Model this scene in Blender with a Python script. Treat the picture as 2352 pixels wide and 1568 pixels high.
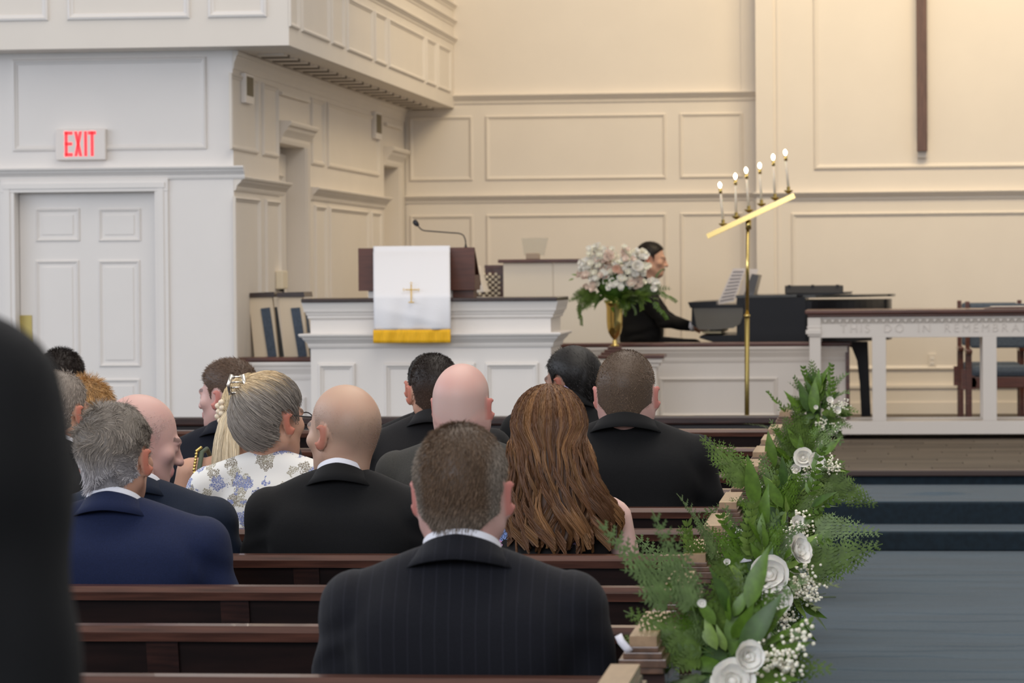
import bpy, bmesh, math, random
import numpy as np
from mathutils import Vector, Matrix, Euler
S = bpy.context.scene
for o in list(bpy.data.objects): bpy.data.objects.remove(o)
COL = S.collection
# ---------------------------------------------------------------- camera, light, exposure
F = 7500.0; W, H = 2352, 1568; CAMZ = 1.61
vy = Vector(((2011-1176)/F, (784-617)/F, -1.0)).normalized()          # world +Y seen by the camera
vx = Vector((1, 0.0056, 0)); vx.z = -(vx.x*vy.x+vx.y*vy.y)/vy.z; vx.normalize()
vz = vx.cross(vy).normalized()
RM = Matrix((vx, vy, vz))                                             # camera -> world
cam = bpy.data.cameras.new('camera'); camo = bpy.data.objects.new('camera', cam); COL.objects.link(camo)
camo.matrix_world = Matrix.Translation((0, 0, CAMZ)) @ RM.to_4x4()
cam.sensor_width = 36; cam.sensor_fit = 'HORIZONTAL'; cam.lens = F/W*36; cam.clip_end = 200
cam.dof.use_dof = True; cam.dof.focus_distance = 9.6; cam.dof.aperture_fstop = 9.5
S.camera = camo
S.view_settings.view_transform = 'Standard'; S.view_settings.look = 'None'
S.view_settings.exposure = 0.13; S.view_settings.gamma = 1.0; S.view_settings.use_curve_mapping = False
wd = bpy.data.worlds.new('world'); S.world = wd; wd.use_nodes = True
bg = wd.node_tree.nodes['Background']; bg.inputs[0].default_value = (0.93, 0.89, 0.86, 1); bg.inputs[1].default_value = 0.50

def area(name, loc, target, sx, sy, power, col):
    l = bpy.data.lights.new(name, 'AREA'); l.shape = 'RECTANGLE'; l.size = sx; l.size_y = sy; l.energy = power; l.color = col
    o = bpy.data.objects.new(name, l); COL.objects.link(o); o.location = loc
    o.rotation_euler = (Vector(target)-Vector(loc)).to_track_quat('-Z', 'Y').to_euler(); return o
area('window_daylight_left', (-9.5, 12.0, 3.4), (0.0, 15.5, 0.8), 12, 3.2, 330, (0.78, 0.86, 1.0))
area('rear_daylight_fill', (-3.0, -3.5, 4.6), (-3.5, 20, 1.0), 8, 3.5, 620, (0.84, 0.89, 1.0))  # unseen daylight source behind the camera, strengthened as front fill
area('chancel_downlight', (0.9, 24.6, 7.0), (0.5, 29.5, 3.4), 3.4, 1.6, 260, (1.0, 0.78, 0.46))
area('nave_overhead_fill', (-0.5, 13.0, 7.2), (-0.5, 15.0, 0.0), 5, 14, 400, (1.0, 0.93, 0.84))  # added overhead lamp, unseen; brightens the surfaces facing the nave

def at(px, py, Y):                       # point of the plane y = Y seen at a pixel of the photograph
    d = RM @ Vector(((px-W/2)/F, -(py-H/2)/F, -1.0)); k = Y/d.y
    return (d.x*k, Y, CAMZ+d.z*k)
def atX(px, py, X):
    d = RM @ Vector(((px-W/2)/F, -(py-H/2)/F, -1.0)); k = X/d.x
    return (X, d.y*k, CAMZ+d.z*k)

# ---------------------------------------------------------------- materials
MATS = {}
def newmat(name):
    m = bpy.data.materials.new(name); m.use_nodes = True; MATS[name] = m
    return m, m.node_tree, m.node_tree.nodes['Principled BSDF']
def mat(name, col, rough=0.5, metal=0.0, spec=0.5, noise=0.0, nscale=20.0, bump=0.0, bscale=200.0, col2=None, stretch=None, coat=0.0, sheen=0.0, emit=0, sss=0.0):
    m, nt, b = newmat(name)
    b.inputs['Base Color'].default_value = (*col, 1); b.inputs['Roughness'].default_value = rough
    b.inputs['Metallic'].default_value = metal; b.inputs['Specular IOR Level'].default_value = spec
    b.inputs['Coat Weight'].default_value = coat; b.inputs['Sheen Weight'].default_value = sheen
    if sss: b.inputs['Subsurface Weight'].default_value = sss; b.inputs['Subsurface Radius'].default_value = (0.01, 0.004, 0.002); b.inputs['Subsurface Scale'].default_value = 1.0
    if emit: b.inputs['Emission Color'].default_value = (*col, 1); b.inputs['Emission Strength'].default_value = emit
    L = nt.links
    tc = nt.nodes.new('ShaderNodeTexCoord'); mp = nt.nodes.new('ShaderNodeMapping'); L.new(tc.outputs['Object'], mp.inputs[0])
    if stretch: mp.inputs['Scale'].default_value = stretch
    if noise or col2:
        n = nt.nodes.new('ShaderNodeTexNoise'); n.inputs['Scale'].default_value = nscale; n.inputs['Detail'].default_value = 4
        L.new(mp.outputs[0], n.inputs['Vector'])
        r = nt.nodes.new('ShaderNodeValToRGB'); c2 = col2 if col2 else tuple(min(1, c*(1+noise)) for c in col)
        c1 = col if col2 else tuple(c*(1-noise) for c in col)
        r.color_ramp.elements[0].color = (*c1, 1); r.color_ramp.elements[1].color = (*c2, 1)
        r.color_ramp.elements[0].position = 0.35; r.color_ramp.elements[1].position = 0.65
        L.new(n.outputs['Fac'], r.inputs[0]); L.new(r.outputs[0], b.inputs['Base Color'])
    if bump:
        n = nt.nodes.new('ShaderNodeTexNoise'); n.inputs['Scale'].default_value = bscale; n.inputs['Detail'].default_value = 3
        L.new(mp.outputs[0], n.inputs['Vector'])
        bp = nt.nodes.new('ShaderNodeBump'); bp.inputs['Strength'].default_value = bump; bp.inputs['Distance'].default_value = 0.01
        L.new(n.outputs['Fac'], bp.inputs['Height']); L.new(bp.outputs[0], b.inputs['Normal'])
    return m
def attr_mat(name, rough=0.5, spec=0.5, sss=0.0, bump=0.0, bscale=300.0, aniso=0.0, sheen=0.0):
    """base colour from the colour attribute Col (pigment of the hair, skin or petals)"""
    m, nt, b = newmat(name); a = nt.nodes.new('ShaderNodeAttribute'); a.attribute_name = 'Col'
    nt.links.new(a.outputs['Color'], b.inputs['Base Color']); b.inputs['Roughness'].default_value = rough
    b.inputs['Specular IOR Level'].default_value = spec; b.inputs['Sheen Weight'].default_value = sheen
    if sss: b.inputs['Subsurface Weight'].default_value = sss; b.inputs['Subsurface Radius'].default_value = (0.012, 0.004, 0.002); b.inputs['Subsurface Scale'].default_value = 1.0
    if bump:
        n = nt.nodes.new('ShaderNodeTexNoise'); n.inputs['Scale'].default_value = bscale
        tc = nt.nodes.new('ShaderNodeTexCoord'); nt.links.new(tc.outputs['Object'], n.inputs['Vector'])
        bp = nt.nodes.new('ShaderNodeBump'); bp.inputs['Strength'].default_value = bump; bp.inputs['Distance'].default_value = 0.004
        nt.links.new(n.outputs['Fac'], bp.inputs['Height']); nt.links.new(bp.outputs[0], b.inputs['Normal'])
    return m
WALL = mat('cream_wall_paint', (0.765, 0.705, 0.63), 0.55, noise=0.012, nscale=3)
WHITE = mat('white_trim_paint', (0.80, 0.755, 0.71), 0.38, noise=0.01, nscale=3)
LWALL = mat('white_exit_wall_paint', (0.80, 0.762, 0.725), 0.5, noise=0.01, nscale=3)
DARKW = mat('dark_walnut_varnish', (0.028, 0.010, 0.0065), 0.32, noise=0.45, nscale=6, stretch=(1.2, 14, 14), coat=0.35)
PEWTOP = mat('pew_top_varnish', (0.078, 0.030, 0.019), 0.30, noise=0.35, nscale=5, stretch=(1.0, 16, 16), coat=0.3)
CAPW = mat('pew_cap_wood', (0.30, 0.195, 0.11), 0.36, noise=0.14, nscale=8, stretch=(6, 1, 6), coat=0.3)
CAPD = mat('pew_cap_moulding_wood', (0.105, 0.055, 0.032), 0.35, noise=0.3, nscale=8, stretch=(6, 1, 6), coat=0.3)
REDW = mat('mahogany_varnish', (0.090, 0.026, 0.015), 0.30, noise=0.3, nscale=5, stretch=(1, 10, 10), coat=0.3)
BRASS = mat('polished_brass', (0.74, 0.56, 0.20), 0.13, metal=1.0)
DBRASS = mat('satin_brass', (0.42, 0.33, 0.12), 0.38, metal=1.0)
BLACK = mat('black_piano_lacquer', (0.003, 0.003, 0.005), 0.28, spec=.22)
MICB = mat('black_matte_metal', (0.014, 0.012, 0.014), 0.45)
BLUEC = mat('slate_blue_upholstery', (0.075, 0.10, 0.14), 0.85, noise=0.15, nscale=60, bump=0.3, bscale=500)
CARPET = mat('blue_grey_carpet', (0.030, 0.066, 0.098), 0.95, noise=0.16, nscale=2.2, stretch=(0.6, 2.6, 1), bump=0.5, bscale=260, sheen=0.25)
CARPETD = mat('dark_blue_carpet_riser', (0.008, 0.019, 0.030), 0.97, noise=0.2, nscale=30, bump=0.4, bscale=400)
def linmat(c): return tuple(c)

# ---------------------------------------------------------------- mesh helpers
def finish(me, m, smooth=False):
    if isinstance(m, (list, tuple)):
        for q in m: me.materials.append(q)
    elif m: me.materials.append(m)
    if smooth: me.polygons.foreach_set('use_smooth', [True]*len(me.polygons))
    me.update(); return me
def npmesh(name, V, Fc, m, smooth=True, col=None):
    """V (n,3), Fc (k,3) or (k,4) -> mesh, fast"""
    me = bpy.data.meshes.new(name); V = np.asarray(V, np.float32); Fc = np.asarray(Fc, np.int32); k, s = Fc.shape
    me.vertices.add(len(V)); me.vertices.foreach_set('co', V.ravel())
    me.loops.add(k*s); me.loops.foreach_set('vertex_index', Fc.ravel())
    me.polygons.add(k); me.polygons.foreach_set('loop_start', np.arange(k, dtype=np.int32)*s)
    me.update(calc_edges=True)
    if col is not None:
        a = me.color_attributes.new('Col', 'FLOAT_COLOR', 'POINT')
        c = np.ones((len(V), 4), np.float32); c[:, :3] = col; a.data.foreach_set('color', c.ravel())
    return finish(me, m, smooth)
def link(name, me, parent=None, label=None, cat=None, group=None, kind=None, loc=None, rot=None):
    o = bpy.data.objects.new(name, me); COL.objects.link(o)
    if parent: o.parent = parent
    if label: o['label'] = label
    if cat: o['category'] = cat
    if group: o['group'] = group
    if kind: o['kind'] = kind
    if loc is not None: o.location = loc
    if rot is not None: o.rotation_euler = rot
    return o
def thing(name, label, cat, loc=(0, 0, 0), rz=0.0, group=None):
    return link(name, None, None, label, cat, group, None, loc, (0, 0, rz))
def copy_tree(o, parent=None):
    c = o.copy(); COL.objects.link(c)
    if parent: c.parent = parent
    for ch in list(o.children): copy_tree(ch, c)
    return c
class MB:
    """collects simple solids and links them as one mesh"""
    def __init__(s): s.bm = bmesh.new()
    def box(s, x0, x1, y0, y1, z0, z1, bev=0.0):
        vs = [s.bm.verts.new(p) for p in ((x0,y0,z0),(x1,y0,z0),(x1,y1,z0),(x0,y1,z0),(x0,y0,z1),(x1,y0,z1),(x1,y1,z1),(x0,y1,z1))]
        fs = [s.bm.faces.new([vs[i] for i in f]) for f in ((3,2,1,0),(4,5,6,7),(0,1,5,4),(1,2,6,5),(2,3,7,6),(3,0,4,7))]
        if bev:
            ed = list({e for f in fs for e in f.edges}); bmesh.ops.bevel(s.bm, geom=ed, offset=bev, segments=2, affect='EDGES', profile=0.6)
        return s
    def hexa(s, pts):
        vs = [s.bm.verts.new(p) for p in pts]
        for f in ((3,2,1,0),(4,5,6,7),(0,1,5,4),(1,2,6,5),(2,3,7,6),(3,0,4,7)): s.bm.faces.new([vs[i] for i in f])
        return s
    def tube(s, pts, r, n=10, caps=True):
        """round tube through points, r one radius or one per point"""
        pts = [Vector(p) for p in pts]; rs = r if isinstance(r, (list, tuple)) else [r]*len(pts); rings = []
        up = Vector((0, 0, 1)); prev = None
        for i, p in enumerate(pts):
            t = (pts[min(i+1, len(pts)-1)]-pts[max(i-1, 0)]).normalized()
            if prev is None: a = t.cross(up) if abs(t.z) < 0.95 else t.cross(Vector((1, 0, 0)))
            else: a = prev - t*prev.dot(t)
            a.normalize(); prev = a; b = t.cross(a)
            rings.append([s.bm.verts.new(p+(a*math.cos(q*2*math.pi/n)+b*math.sin(q*2*math.pi/n))*rs[i]) for q in range(n)])
        for A, B in zip(rings, rings[1:]):
            for q in range(n): f = s.bm.faces.new((A[q], A[(q+1) % n], B[(q+1) % n], B[q])); f.smooth = True
        if caps: s.bm.faces.new(rings[0][::-1]); s.bm.faces.new(rings[-1])
        return s
    def lathe(s, prof, cx=0, cy=0, n=24, sx=1, sy=1):
        """prof: (radius, z) from bottom to top"""
        rings = []
        for r, z in prof: rings.append([s.bm.verts.new((cx+math.cos(q*2*math.pi/n)*r*sx, cy+math.sin(q*2*math.pi/n)*r*sy, z)) for q in range(n)])
        for A, B in zip(rings, rings[1:]):
            for q in range(n): f = s.bm.faces.new((A[q], A[(q+1) % n], B[(q+1) % n], B[q])); f.smooth = True
        s.bm.faces.new(rings[0][::-1]); s.bm.faces.new(rings[-1]); return s
    def prism(s, poly, d0, d1, axis='x'):
        """polygon (a,b) extruded along an axis: x -> (y,z) polygon, y -> (x,z), z -> (x,y)"""
        def P(a, b, d): return {'x': (d, a, b), 'y': (a, d, b), 'z': (a, b, d)}[axis]
        A = [s.bm.verts.new(P(a, b, d0)) for a, b in poly]; B = [s.bm.verts.new(P(a, b, d1)) for a, b in poly]; n = len(poly)
        for i in range(n): s.bm.faces.new((A[i], A[(i+1) % n], B[(i+1) % n], B[i]))
        s.bm.faces.new(A[::-1]); s.bm.faces.new(B); return s
    def mesh(s, name, m, smooth=False):
        bmesh.ops.recalc_face_normals(s.bm, faces=s.bm.faces)
        me = bpy.data.meshes.new(name); s.bm.to_mesh(me); s.bm.free()
        if isinstance(m, (list, tuple)):
            for q in m: me.materials.append(q)
        else: me.materials.append(m)
        if smooth: me.polygons.foreach_set('use_smooth', [True]*len(me.polygons))
        return me
    def build(s, name, m, parent=None, smooth=False, **kw): return link(name, s.mesh(name, m, smooth), parent, **kw)
# wall-plane helpers: (u along, v up, w out of the wall)
class Plane:
    def __init__(s, kind, c): s.kind, s.c = kind, c
    def P(s, u, v, w):
        return (u, s.c-w, v) if s.kind == 'y' else (s.c+w, u, v)           # 'y': faces the camera; 'x': left wall facing +X
PM = [(0, 0), (0.004, 0.014), (0.014, 0.018), (0.022, 0.009), (0.030, 0.006), (0.034, 0)]
def frame_mesh(pl, u0, u1, v0, v1, m, prof=PM, k=1.0):
    bm = bmesh.new(); loops = []
    for d, w in prof:
        d *= k; w *= k
        loops.append([bm.verts.new(pl.P(*c)) for c in ((u0+d, v0+d, w), (u1-d, v0+d, w), (u1-d, v1-d, w), (u0+d, v1-d, w))])
    for A, B in zip(loops, loops[1:]):
        for q in range(4): bm.faces.new((A[q], A[(q+1) % 4], B[(q+1) % 4], B[q]))
    bmesh.ops.recalc_face_normals(bm, faces=bm.faces)
    me = bpy.data.meshes.new('panel_moulding'); bm.to_mesh(me); bm.free(); me.materials.append(m); return me
def frame(pl, u0, u1, v0, v1, m, parent, k=1.0): return link('panel_moulding', frame_mesh(pl, min(u0,u1), max(u0,u1), min(v0,v1), max(v0,v1), m, k=k), parent)
RAIL = [(0, 0), (0, .012), (.015, .018), (.03, .02), (.045, .034), (.06, .05), (.072, .055), (.078, .072), (.09, .078), (.098, .074), (.10, 0)]   # (v, w) bottom to top
def rail(pl, u0, u1, vtop, m, parent, prof=RAIL, hgt=0.1, name='moulding', wk=1.0):
    k = hgt/0.1; bm = bmesh.new(); L = []
    for u in (u0, u1): L.append([bm.verts.new(pl.P(u, vtop-hgt+v*k, w*k*wk)) for v, w in prof])
    n = len(prof)
    for i in range(n-1): bm.faces.new((L[0][i], L[0][i+1], L[1][i+1], L[1][i]))
    bm.faces.new(L[0]); bm.faces.new(L[1][::-1]); bmesh.ops.recalc_face_normals(bm, faces=bm.faces)
    me = bpy.data.meshes.new(name); bm.to_mesh(me); bm.free(); me.materials.append(m); return link(name, me, parent)
# ================================================================= the setting
ZP = 0.338                                   # platform height
YB, YR = 29.1, 28.8                          # back wall (choir side), chancel wall
XS, YE = -4.2, 21.2                          # side wall plane, exit wall plane
def zpx(px, py, Y): return at(px, py, Y)[2]
def xpx(px, Y, py=620): return at(px, py, Y)[0]
fl = link('floor', MB().box(-12, 8, -6, YE+0.3, -0.1, 0).mesh('floor', CARPET), kind='structure')
# ---- carpeted steps and plank platform
Y1, Y2, Y3 = 18.72, 19.26, 20.78
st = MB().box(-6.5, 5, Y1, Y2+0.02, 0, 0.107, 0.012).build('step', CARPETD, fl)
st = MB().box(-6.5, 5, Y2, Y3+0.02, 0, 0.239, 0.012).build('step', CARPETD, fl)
MB().box(-6.5, 5, Y1+0.02, Y2, 0.106, 0.1115).build('step_tread', CARPET, fl)
MB().box(-6.5, 5, Y2+0.02, Y3, 0.238, 0.2435).build('step_tread', CARPET, fl)
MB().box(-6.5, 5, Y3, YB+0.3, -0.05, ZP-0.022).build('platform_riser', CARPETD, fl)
MB().box(-4.19, 5, Y3-0.03, Y3+0.10, ZP-0.04, ZP-0.001, 0.008).build('platform_nosing', mat('dark_nosing', (0.05, 0.03, 0.025), 0.4), fl)
# carpet creases in the aisle and a rumple on the step
def crease(x0, x1, y, z, w=0.012, h=0.006, seed=0, parent=fl):
    rnd = random.Random(seed); bm = bmesh.new(); prev = None; n = 40; ph = rnd.random()*6
    for i in range(n+1):
        t = i/n; x = x0+(x1-x0)*t; yy = y+0.035*math.sin(ph+t*5)+0.012*math.sin(ph*3+t*17); hh = h*math.sin(math.pi*t)**0.6
        row = [bm.verts.new((x, yy+d*w, z+q*hh)) for d, q in ((-2.2, 0), (-1, .5), (-.25, 1), (.2, .8), (.7, .2), (1.4, 0))]
        if prev:
            for a in range(5): f = bm.faces.new((prev[a], row[a], row[a+1], prev[a+1])); f.smooth = True
        prev = row
    me = bpy.data.meshes.new('carpet_crease'); bm.to_mesh(me); bm.free(); me.materials.append(CARPET); return link('carpet_crease', me, parent)
for i, (a, b, py) in enumerate([(1980, 2352, 1318), (1900, 2200, 1330), (1850, 2100, 1360), (1830, 2100, 1443), (2100, 2352, 1452), (1820, 2352, 1490), (1840, 2050, 1505), (1800, 2352, 1535), (1950, 2352, 1405), (2000, 2352, 1478), (1850, 2352, 1556), (1880, 2352, 1422)]):
    Yc = 7500*1.61/(py-617); crease(xpx(a, Yc), xpx(b, Yc)+0.3, Yc, 0.0, w=0.014, h=0.0055, seed=i)
Yc = 7500*(1.61-.243)/(1133-617); crease(xpx(2070, Yc), xpx(2230, Yc), Yc, 0.243, w=0.03, h=0.022, seed=40)
# planks of the platform floor, each its own board
PLK = [mat('plank_grey_brown', (0.068, 0.052, 0.038), 0.65, noise=0.25, nscale=3, stretch=(1, 12, 1)), mat('plank_umber', (0.050, 0.037, 0.026), 0.65, noise=0.3, nscale=3, stretch=(1, 12, 1)), mat('plank_greyish', (0.088, 0.069, 0.051), 0.65, noise=0.25, nscale=3, stretch=(1, 12, 1))]
PLM = [MB().box(0.002, 0.898, 0.002, 0.176, -0.02, 0, 0.003).mesh('plank', m) for m in PLK]
rnd = random.Random(5); y = Y3+0.10; r = 0
while y < YB-0.1:
    x = -4.15+(r*0.37) % 0.9-0.9
    while x < 2.4:
        if x+0.9 > -1.6 or r % 2 == 9: link('plank', rnd.choice(PLM), fl, loc=(x, y, ZP))
        x += 0.9
    y += 0.178; r += 1
MB().box(-4.19, -1.9, Y3+0.1, YB, ZP-0.02, ZP).build('plank_field', PLK[0], fl, kind='stuff')
MB().box(3.2, 5, Y3+0.1, YB, ZP-0.02, ZP-.001).build('plank_field', PLK[0], fl, kind='stuff')
# ---- back wall, choir side
PB = Plane('y', YB); PR = Plane('y', YR); PE = Plane('y', YE); PS = Plane('x', XS)
XJ = xpx(1740, YR)
wb = link('wall_back', MB().box(XS-0.3, XJ+0.02, YB, YB+0.2, 0, 7).mesh('wall_back', WALL), kind='structure')
def bframe(pl, x0, y0, x1, y1, m, par, Y, k=1.0):
    a = at(x0, y0, Y); b = at(x1, y1, Y); return frame(pl, a[0], b[0], b[2], a[2], m, par, k)
def bframe2(pl, x0, x1, ztop, zbot, m, par, Y, k=1.0):
    return frame(pl, xpx(x0, Y), xpx(x1, Y), zbot, ztop, m, par, k)
ut, ub = zpx(1325, 263, YB), zpx(1325, 412, YB); lt = zpx(1325, 491, YB)
for a, b in ((943, 1088), (1118, 1532), (1563, 1709)):
    bframe2(PB, a, b, ut, ub, WALL, wb, YB); bframe2(PB, a, b, lt, 0.66, WALL, wb, YB)
rail(PB, -3.75, XJ, zpx(1400, 213, YB), WALL, wb, hgt=0.085)
rail(PB, xpx(912, YB), XJ, zpx(1400, 445, YB), WALL, wb, hgt=0.07)
MB().box(XS, XJ, YB-0.03, YB, ZP, ZP+0.24).build('baseboard', WALL, wb)
MB().box(xpx(1705, YB), XJ, YB-0.02, YB, zpx(1700, 212, YB), 7).build('corner_strip', WALL, wb)
MB().box(XS, xpx(930, YB), YB-0.015, YB, ZP, 3.0).build('corner_strip', WALL, wb)
# ---- chancel wall on the right, a step forward
wr = link('wall_chancel', MB().box(XJ, 6, YR, YB+0.2, 0, 7).mesh('wall_chancel', WALL), kind='structure')
MB().box(XJ-0.005, xpx(1779, YR), YR-0.03, YR, 0, 7).build('pilaster', WALL, wr)
MB().box(xpx(1787, YR), xpx(1792, YR), YR-0.012, YR, 0, 7).build('pilaster_bead', WALL, wr)
zr = zpx(2050, 440, YR)
bframe2(PR, 1871, 2700, 6.2, zpx(2100, 387, YR), WALL, wr, YR, 1.3)
rail(PR, XJ-0.03, 6, zr+0.005, WALL, wr, hgt=0.075, wk=1.2)
bframe2(PR, 1818, 2700, zpx(2100, 486, YR), 0.72, WALL, wr, YR, 1.2)
MB().box(XJ, 6, YR-0.025, YR, ZP, ZP+0.245).box(XJ, 6, YR-0.04, YR, ZP+0.225, ZP+0.25).box(XJ, 6, YR-0.04, YR, ZP, ZP+0.10).build('baseboard', WALL, wr)
# ---- left side wall with two door bays
def ys(px): return atX(px, 400, XS)[1]
D1a, D1b = ys(641), ys(697); D2a, D2b = ys(882), ys(912)
zs = 3.08
ws = MB(); rec = 0.16
ws.box(XS-0.3, XS, YE+0.002, D1a, 0, zs); ws.box(XS-0.3, XS, D1b, D2a, 0, zs); ws.box(XS-0.3, XS, D2b, YB, 0, zs)
dtop = atX(650, 330, XS)[2]
ws.box(XS-0.3, XS, D1a, D1b, dtop, zs); ws.box(XS-0.3, XS, D2a, D2b, dtop, zs)
ws = link('wall_left', ws.mesh('wall_left', WALL), kind='structure')
d2 = MB().box(XS-0.3, XS-rec, D1a, D1b, 0, dtop).box(XS-rec, XS-rec+0.035, D1a+0.02, D1b-0.02, ZP, dtop-0.05, 0.004)
d2 = link('door_2', d2.mesh('door_2', WALL), kind='structure')
pd = Plane('x', XS-rec+0.035)
for a, b in ((0.12, 0.42), (0.52, 0.82)):
    for c, e in ((ZP+.2, ZP+.9), (ZP+1.05, dtop-.2)): frame(pd, D1a+a, D1a+b, c, e, WALL, d2)
d3 = link('door_3', MB().box(XS-0.3, XS-rec, D2a, D2b, 0, dtop).mesh('door_3', WALL), kind='structure')
# casing on the far side of each opening and hoods above
for a, b in ((D1a, D1b), (D2a, D2b)):
    MB().box(XS-rec, XS+0.02, b-0.02, b+0.16, ZP, dtop).box(XS, XS+0.035, b+0.0, b+0.035, ZP, dtop).box(XS, XS+0.03, b+.1, b+.13, ZP, dtop).build('door_casing', WALL, ws)
    ho = rail(PS, a, b+0.17, dtop+0.16, WALL, ws, hgt=0.16, name='door_hood', wk=0.75)
    MB().box(XS, XS+0.03, a, b+0.17, dtop+0.34, dtop+0.365).build('door_hood_band', WALL, ws)
zrs = atX(560, 392, XS)[2]
for a, b in ((YE, ys(649)), (ys(711), D2a)): rail(PS, a, b, 2.255, WALL, ws, hgt=0.095)
zb, zt = atX(560, 349, XS)[2], 2.93
zl = atX(560, 452, XS)[2]
for a, b in ((528, 590), (602, 637), (714, 743), (751, 868)): frame(PS, ys(a), ys(b), zb, zt, WALL, ws, 1.1)
for a, b in ((534, 593), (607, 640), (720, 746), (754, 843), (850, 872)): frame(PS, ys(a), ys(b), 0.75, zl, WALL, ws, 1.1)
rail(PS, YE, YB, zs, WALL, ws, hgt=0.12, wk=0.4)
MB().box(XS, XS+0.02, YE, D1a, ZP, ZP+0.2).box(XS, XS+0.02, D1b+.16, D2a, ZP, ZP+0.2).build('baseboard', WALL, ws)
# ---- exit wall
xw0 = -10.5; dl, dr = xpx(36, YE), xpx(358, YE); dt = zpx(200, 441, YE)
we = MB().box(xw0, dl, YE, YE+0.3, 0, zs).box(dr, XS-0.002, YE, YE+0.31, 0, zs).box(dl, dr, YE, YE+0.3, dt, zs)
we = link('wall_exit', we.mesh('wall_exit', LWALL), kind='structure')
bframe(PE, 28, 137, 476, 343, LWALL, we, YE, 1.1)
bframe(PE, -600, 137, -30, 343, LWALL, we, YE, 1.1)
rail(PE, xw0, XS+0.075, zpx(300, 383, YE), LWALL, we, hgt=0.085)
co, ci = 0.09, 0.0
for q, (x0, x1) in enumerate(((dl-co, dl), (dr, dr+co))): MB().box(x0, x1, YE-0.02, YE, 0, dt+0.08, .004).box(x0+0.02, x1-0.03, YE-0.028, YE, 0, dt+0.05).build('door_casing', LWALL, we)
MB().box(dl-co-.002, dr+co+.002, YE-0.024, YE, dt, dt+0.085, .004).box(dl-co+.02, dr+co-.02, YE-0.033, YE, dt+0.025, dt+0.06).build('door_casing', LWALL, we)
d1 = link('door_1', MB().box(dl+0.004, dr-0.004, YE+0.10, YE+0.145, 0.012, dt-0.004).mesh('door_1', LWALL), kind='structure')
PD = Plane('y', YE+0.10)
def raised(x0, y0, x1, y1):
    a = at(x0, y0, YE+.1); b = at(x1, y1, YE+.1)
    frame(PD, a[0], b[0], b[2], a[2], LWALL, d1, 0.7)
    MB().box(a[0]+.045, b[0]-.045, YE+0.094, YE+0.102, b[2]+.045, a[2]-.045, .003).build('door_panel', LWALL, d1)
for a, b in ((82, 184), (226, 324)):
    raised(a, 479, b, 554); raised(a, 598, b, 842); raised(a, 870, b, 1075)
a = at(40, 724, YE+.1); b = at(75, 830, YE+.1); MB().box(a[0], b[0], YE+0.092, YE+0.10, b[2], a[2], .002).build('push_plate', DBRASS, d1)
MB().box(dl+0.06, dl+0.3, YE+0.06, YE+0.1, .1, .12).build('kick_plate', DBRASS, d1)
# ---- balcony over the side aisle
zbal = 3.08; XF, YF = -3.75, 20.8
bal = MB().box(xw0, XF, YF, YF+0.12, zbal, 4.6).box(XF-0.12, XF, YF+.121, YB-.002, zbal, 4.6).box(xw0, XF-.121, YF+.121, YB-.002, zbal+0.0, zbal+0.14)
bal = link('balcony', bal.mesh('balcony', WALL), kind='structure')
PF = Plane('y', YF); PG = Plane('x', XF)
for a, b in ((-620, -380), (-330, 112), (155, 437), (478, 614)): 
    aa = xpx(a, YF, 45); bb = xpx(b, YF, 45); frame(PF, aa, bb, zpx(300, 45, YF), 3.86, LWALL, bal, 1.3)
def yf(px): return atX(px, 300, XF)[1]
zpb, zpt = 3.20, 3.585
for a, b in ((664, 688), (692, 757), (761, 791), (797, 856), (860, 888), (892, 974), (978, 1001), (1005, 1034)): frame(PG, yf(a)+.02, yf(b)-.02, zpb, zpt, WALL, bal, 1.0)
for z in (3.70, 3.86, 4.0): rail(PG, YF, YB, z, WALL, bal, hgt=0.05)
GRV = mat('slot_shade_strip', (0.12, 0.09, 0.06), 0.6)  # dark strips hung under the soffit, painted shade of the vent gaps
for i in range(19):
    y = YE+0.35+i*0.40; MB().box(XS+0.10, XF-0.17, y, y+0.14, zbal-0.014, zbal+.002, .003).build('soffit_slat', WALL, bal)
    MB().box(XS+0.10, XF-0.17, y+0.14, y+0.22, zbal-0.020, zbal+.002).build('slot_shade_strip', GRV, bal)
# ---- low barriers in front of the choir
ZC = 1.056
def barrier(name, x0, x1, Y, frames, end=None):
    b = MB().box(x0, x1, Y, Y+0.10, 0.0, ZC-0.03); b = link(name, b.mesh(name, WHITE), kind='structure')
    MB().box(x0-0.03, x1+0.03, Y-0.05, Y+0.15, ZC-0.03, ZC, 0.008).build('cap_rail', REDW, b)
    rail(Plane('y', Y), x0, x1, ZC-0.03, WHITE, b, hgt=0.12, wk=0.5)
    for a, c in frames: frame(Plane('y', Y), xpx(a, Y), xpx(c, Y), 0.48, 0.79, WHITE, b, 1.0)
    MB().box(x0, x1, Y-0.02, Y, 0.335, 0.43).build('baseboard', WHITE, b)
    return b
bl = barrier('trim_1', XS+.002, xpx(740, 21.35), 21.35, ((590, 700),)); 
br = barrier('trim_2', xpx(1255, 25.0), xpx(1945, 25.0), 25.0, ((1330, 1490), (1512, 1785), (1821, 1925)))
MB().box(xpx(1941, 25), xpx(1950, 25), 24.97, 25.13, ZP, ZC-.03).build('end_post', REDW, br)
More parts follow.
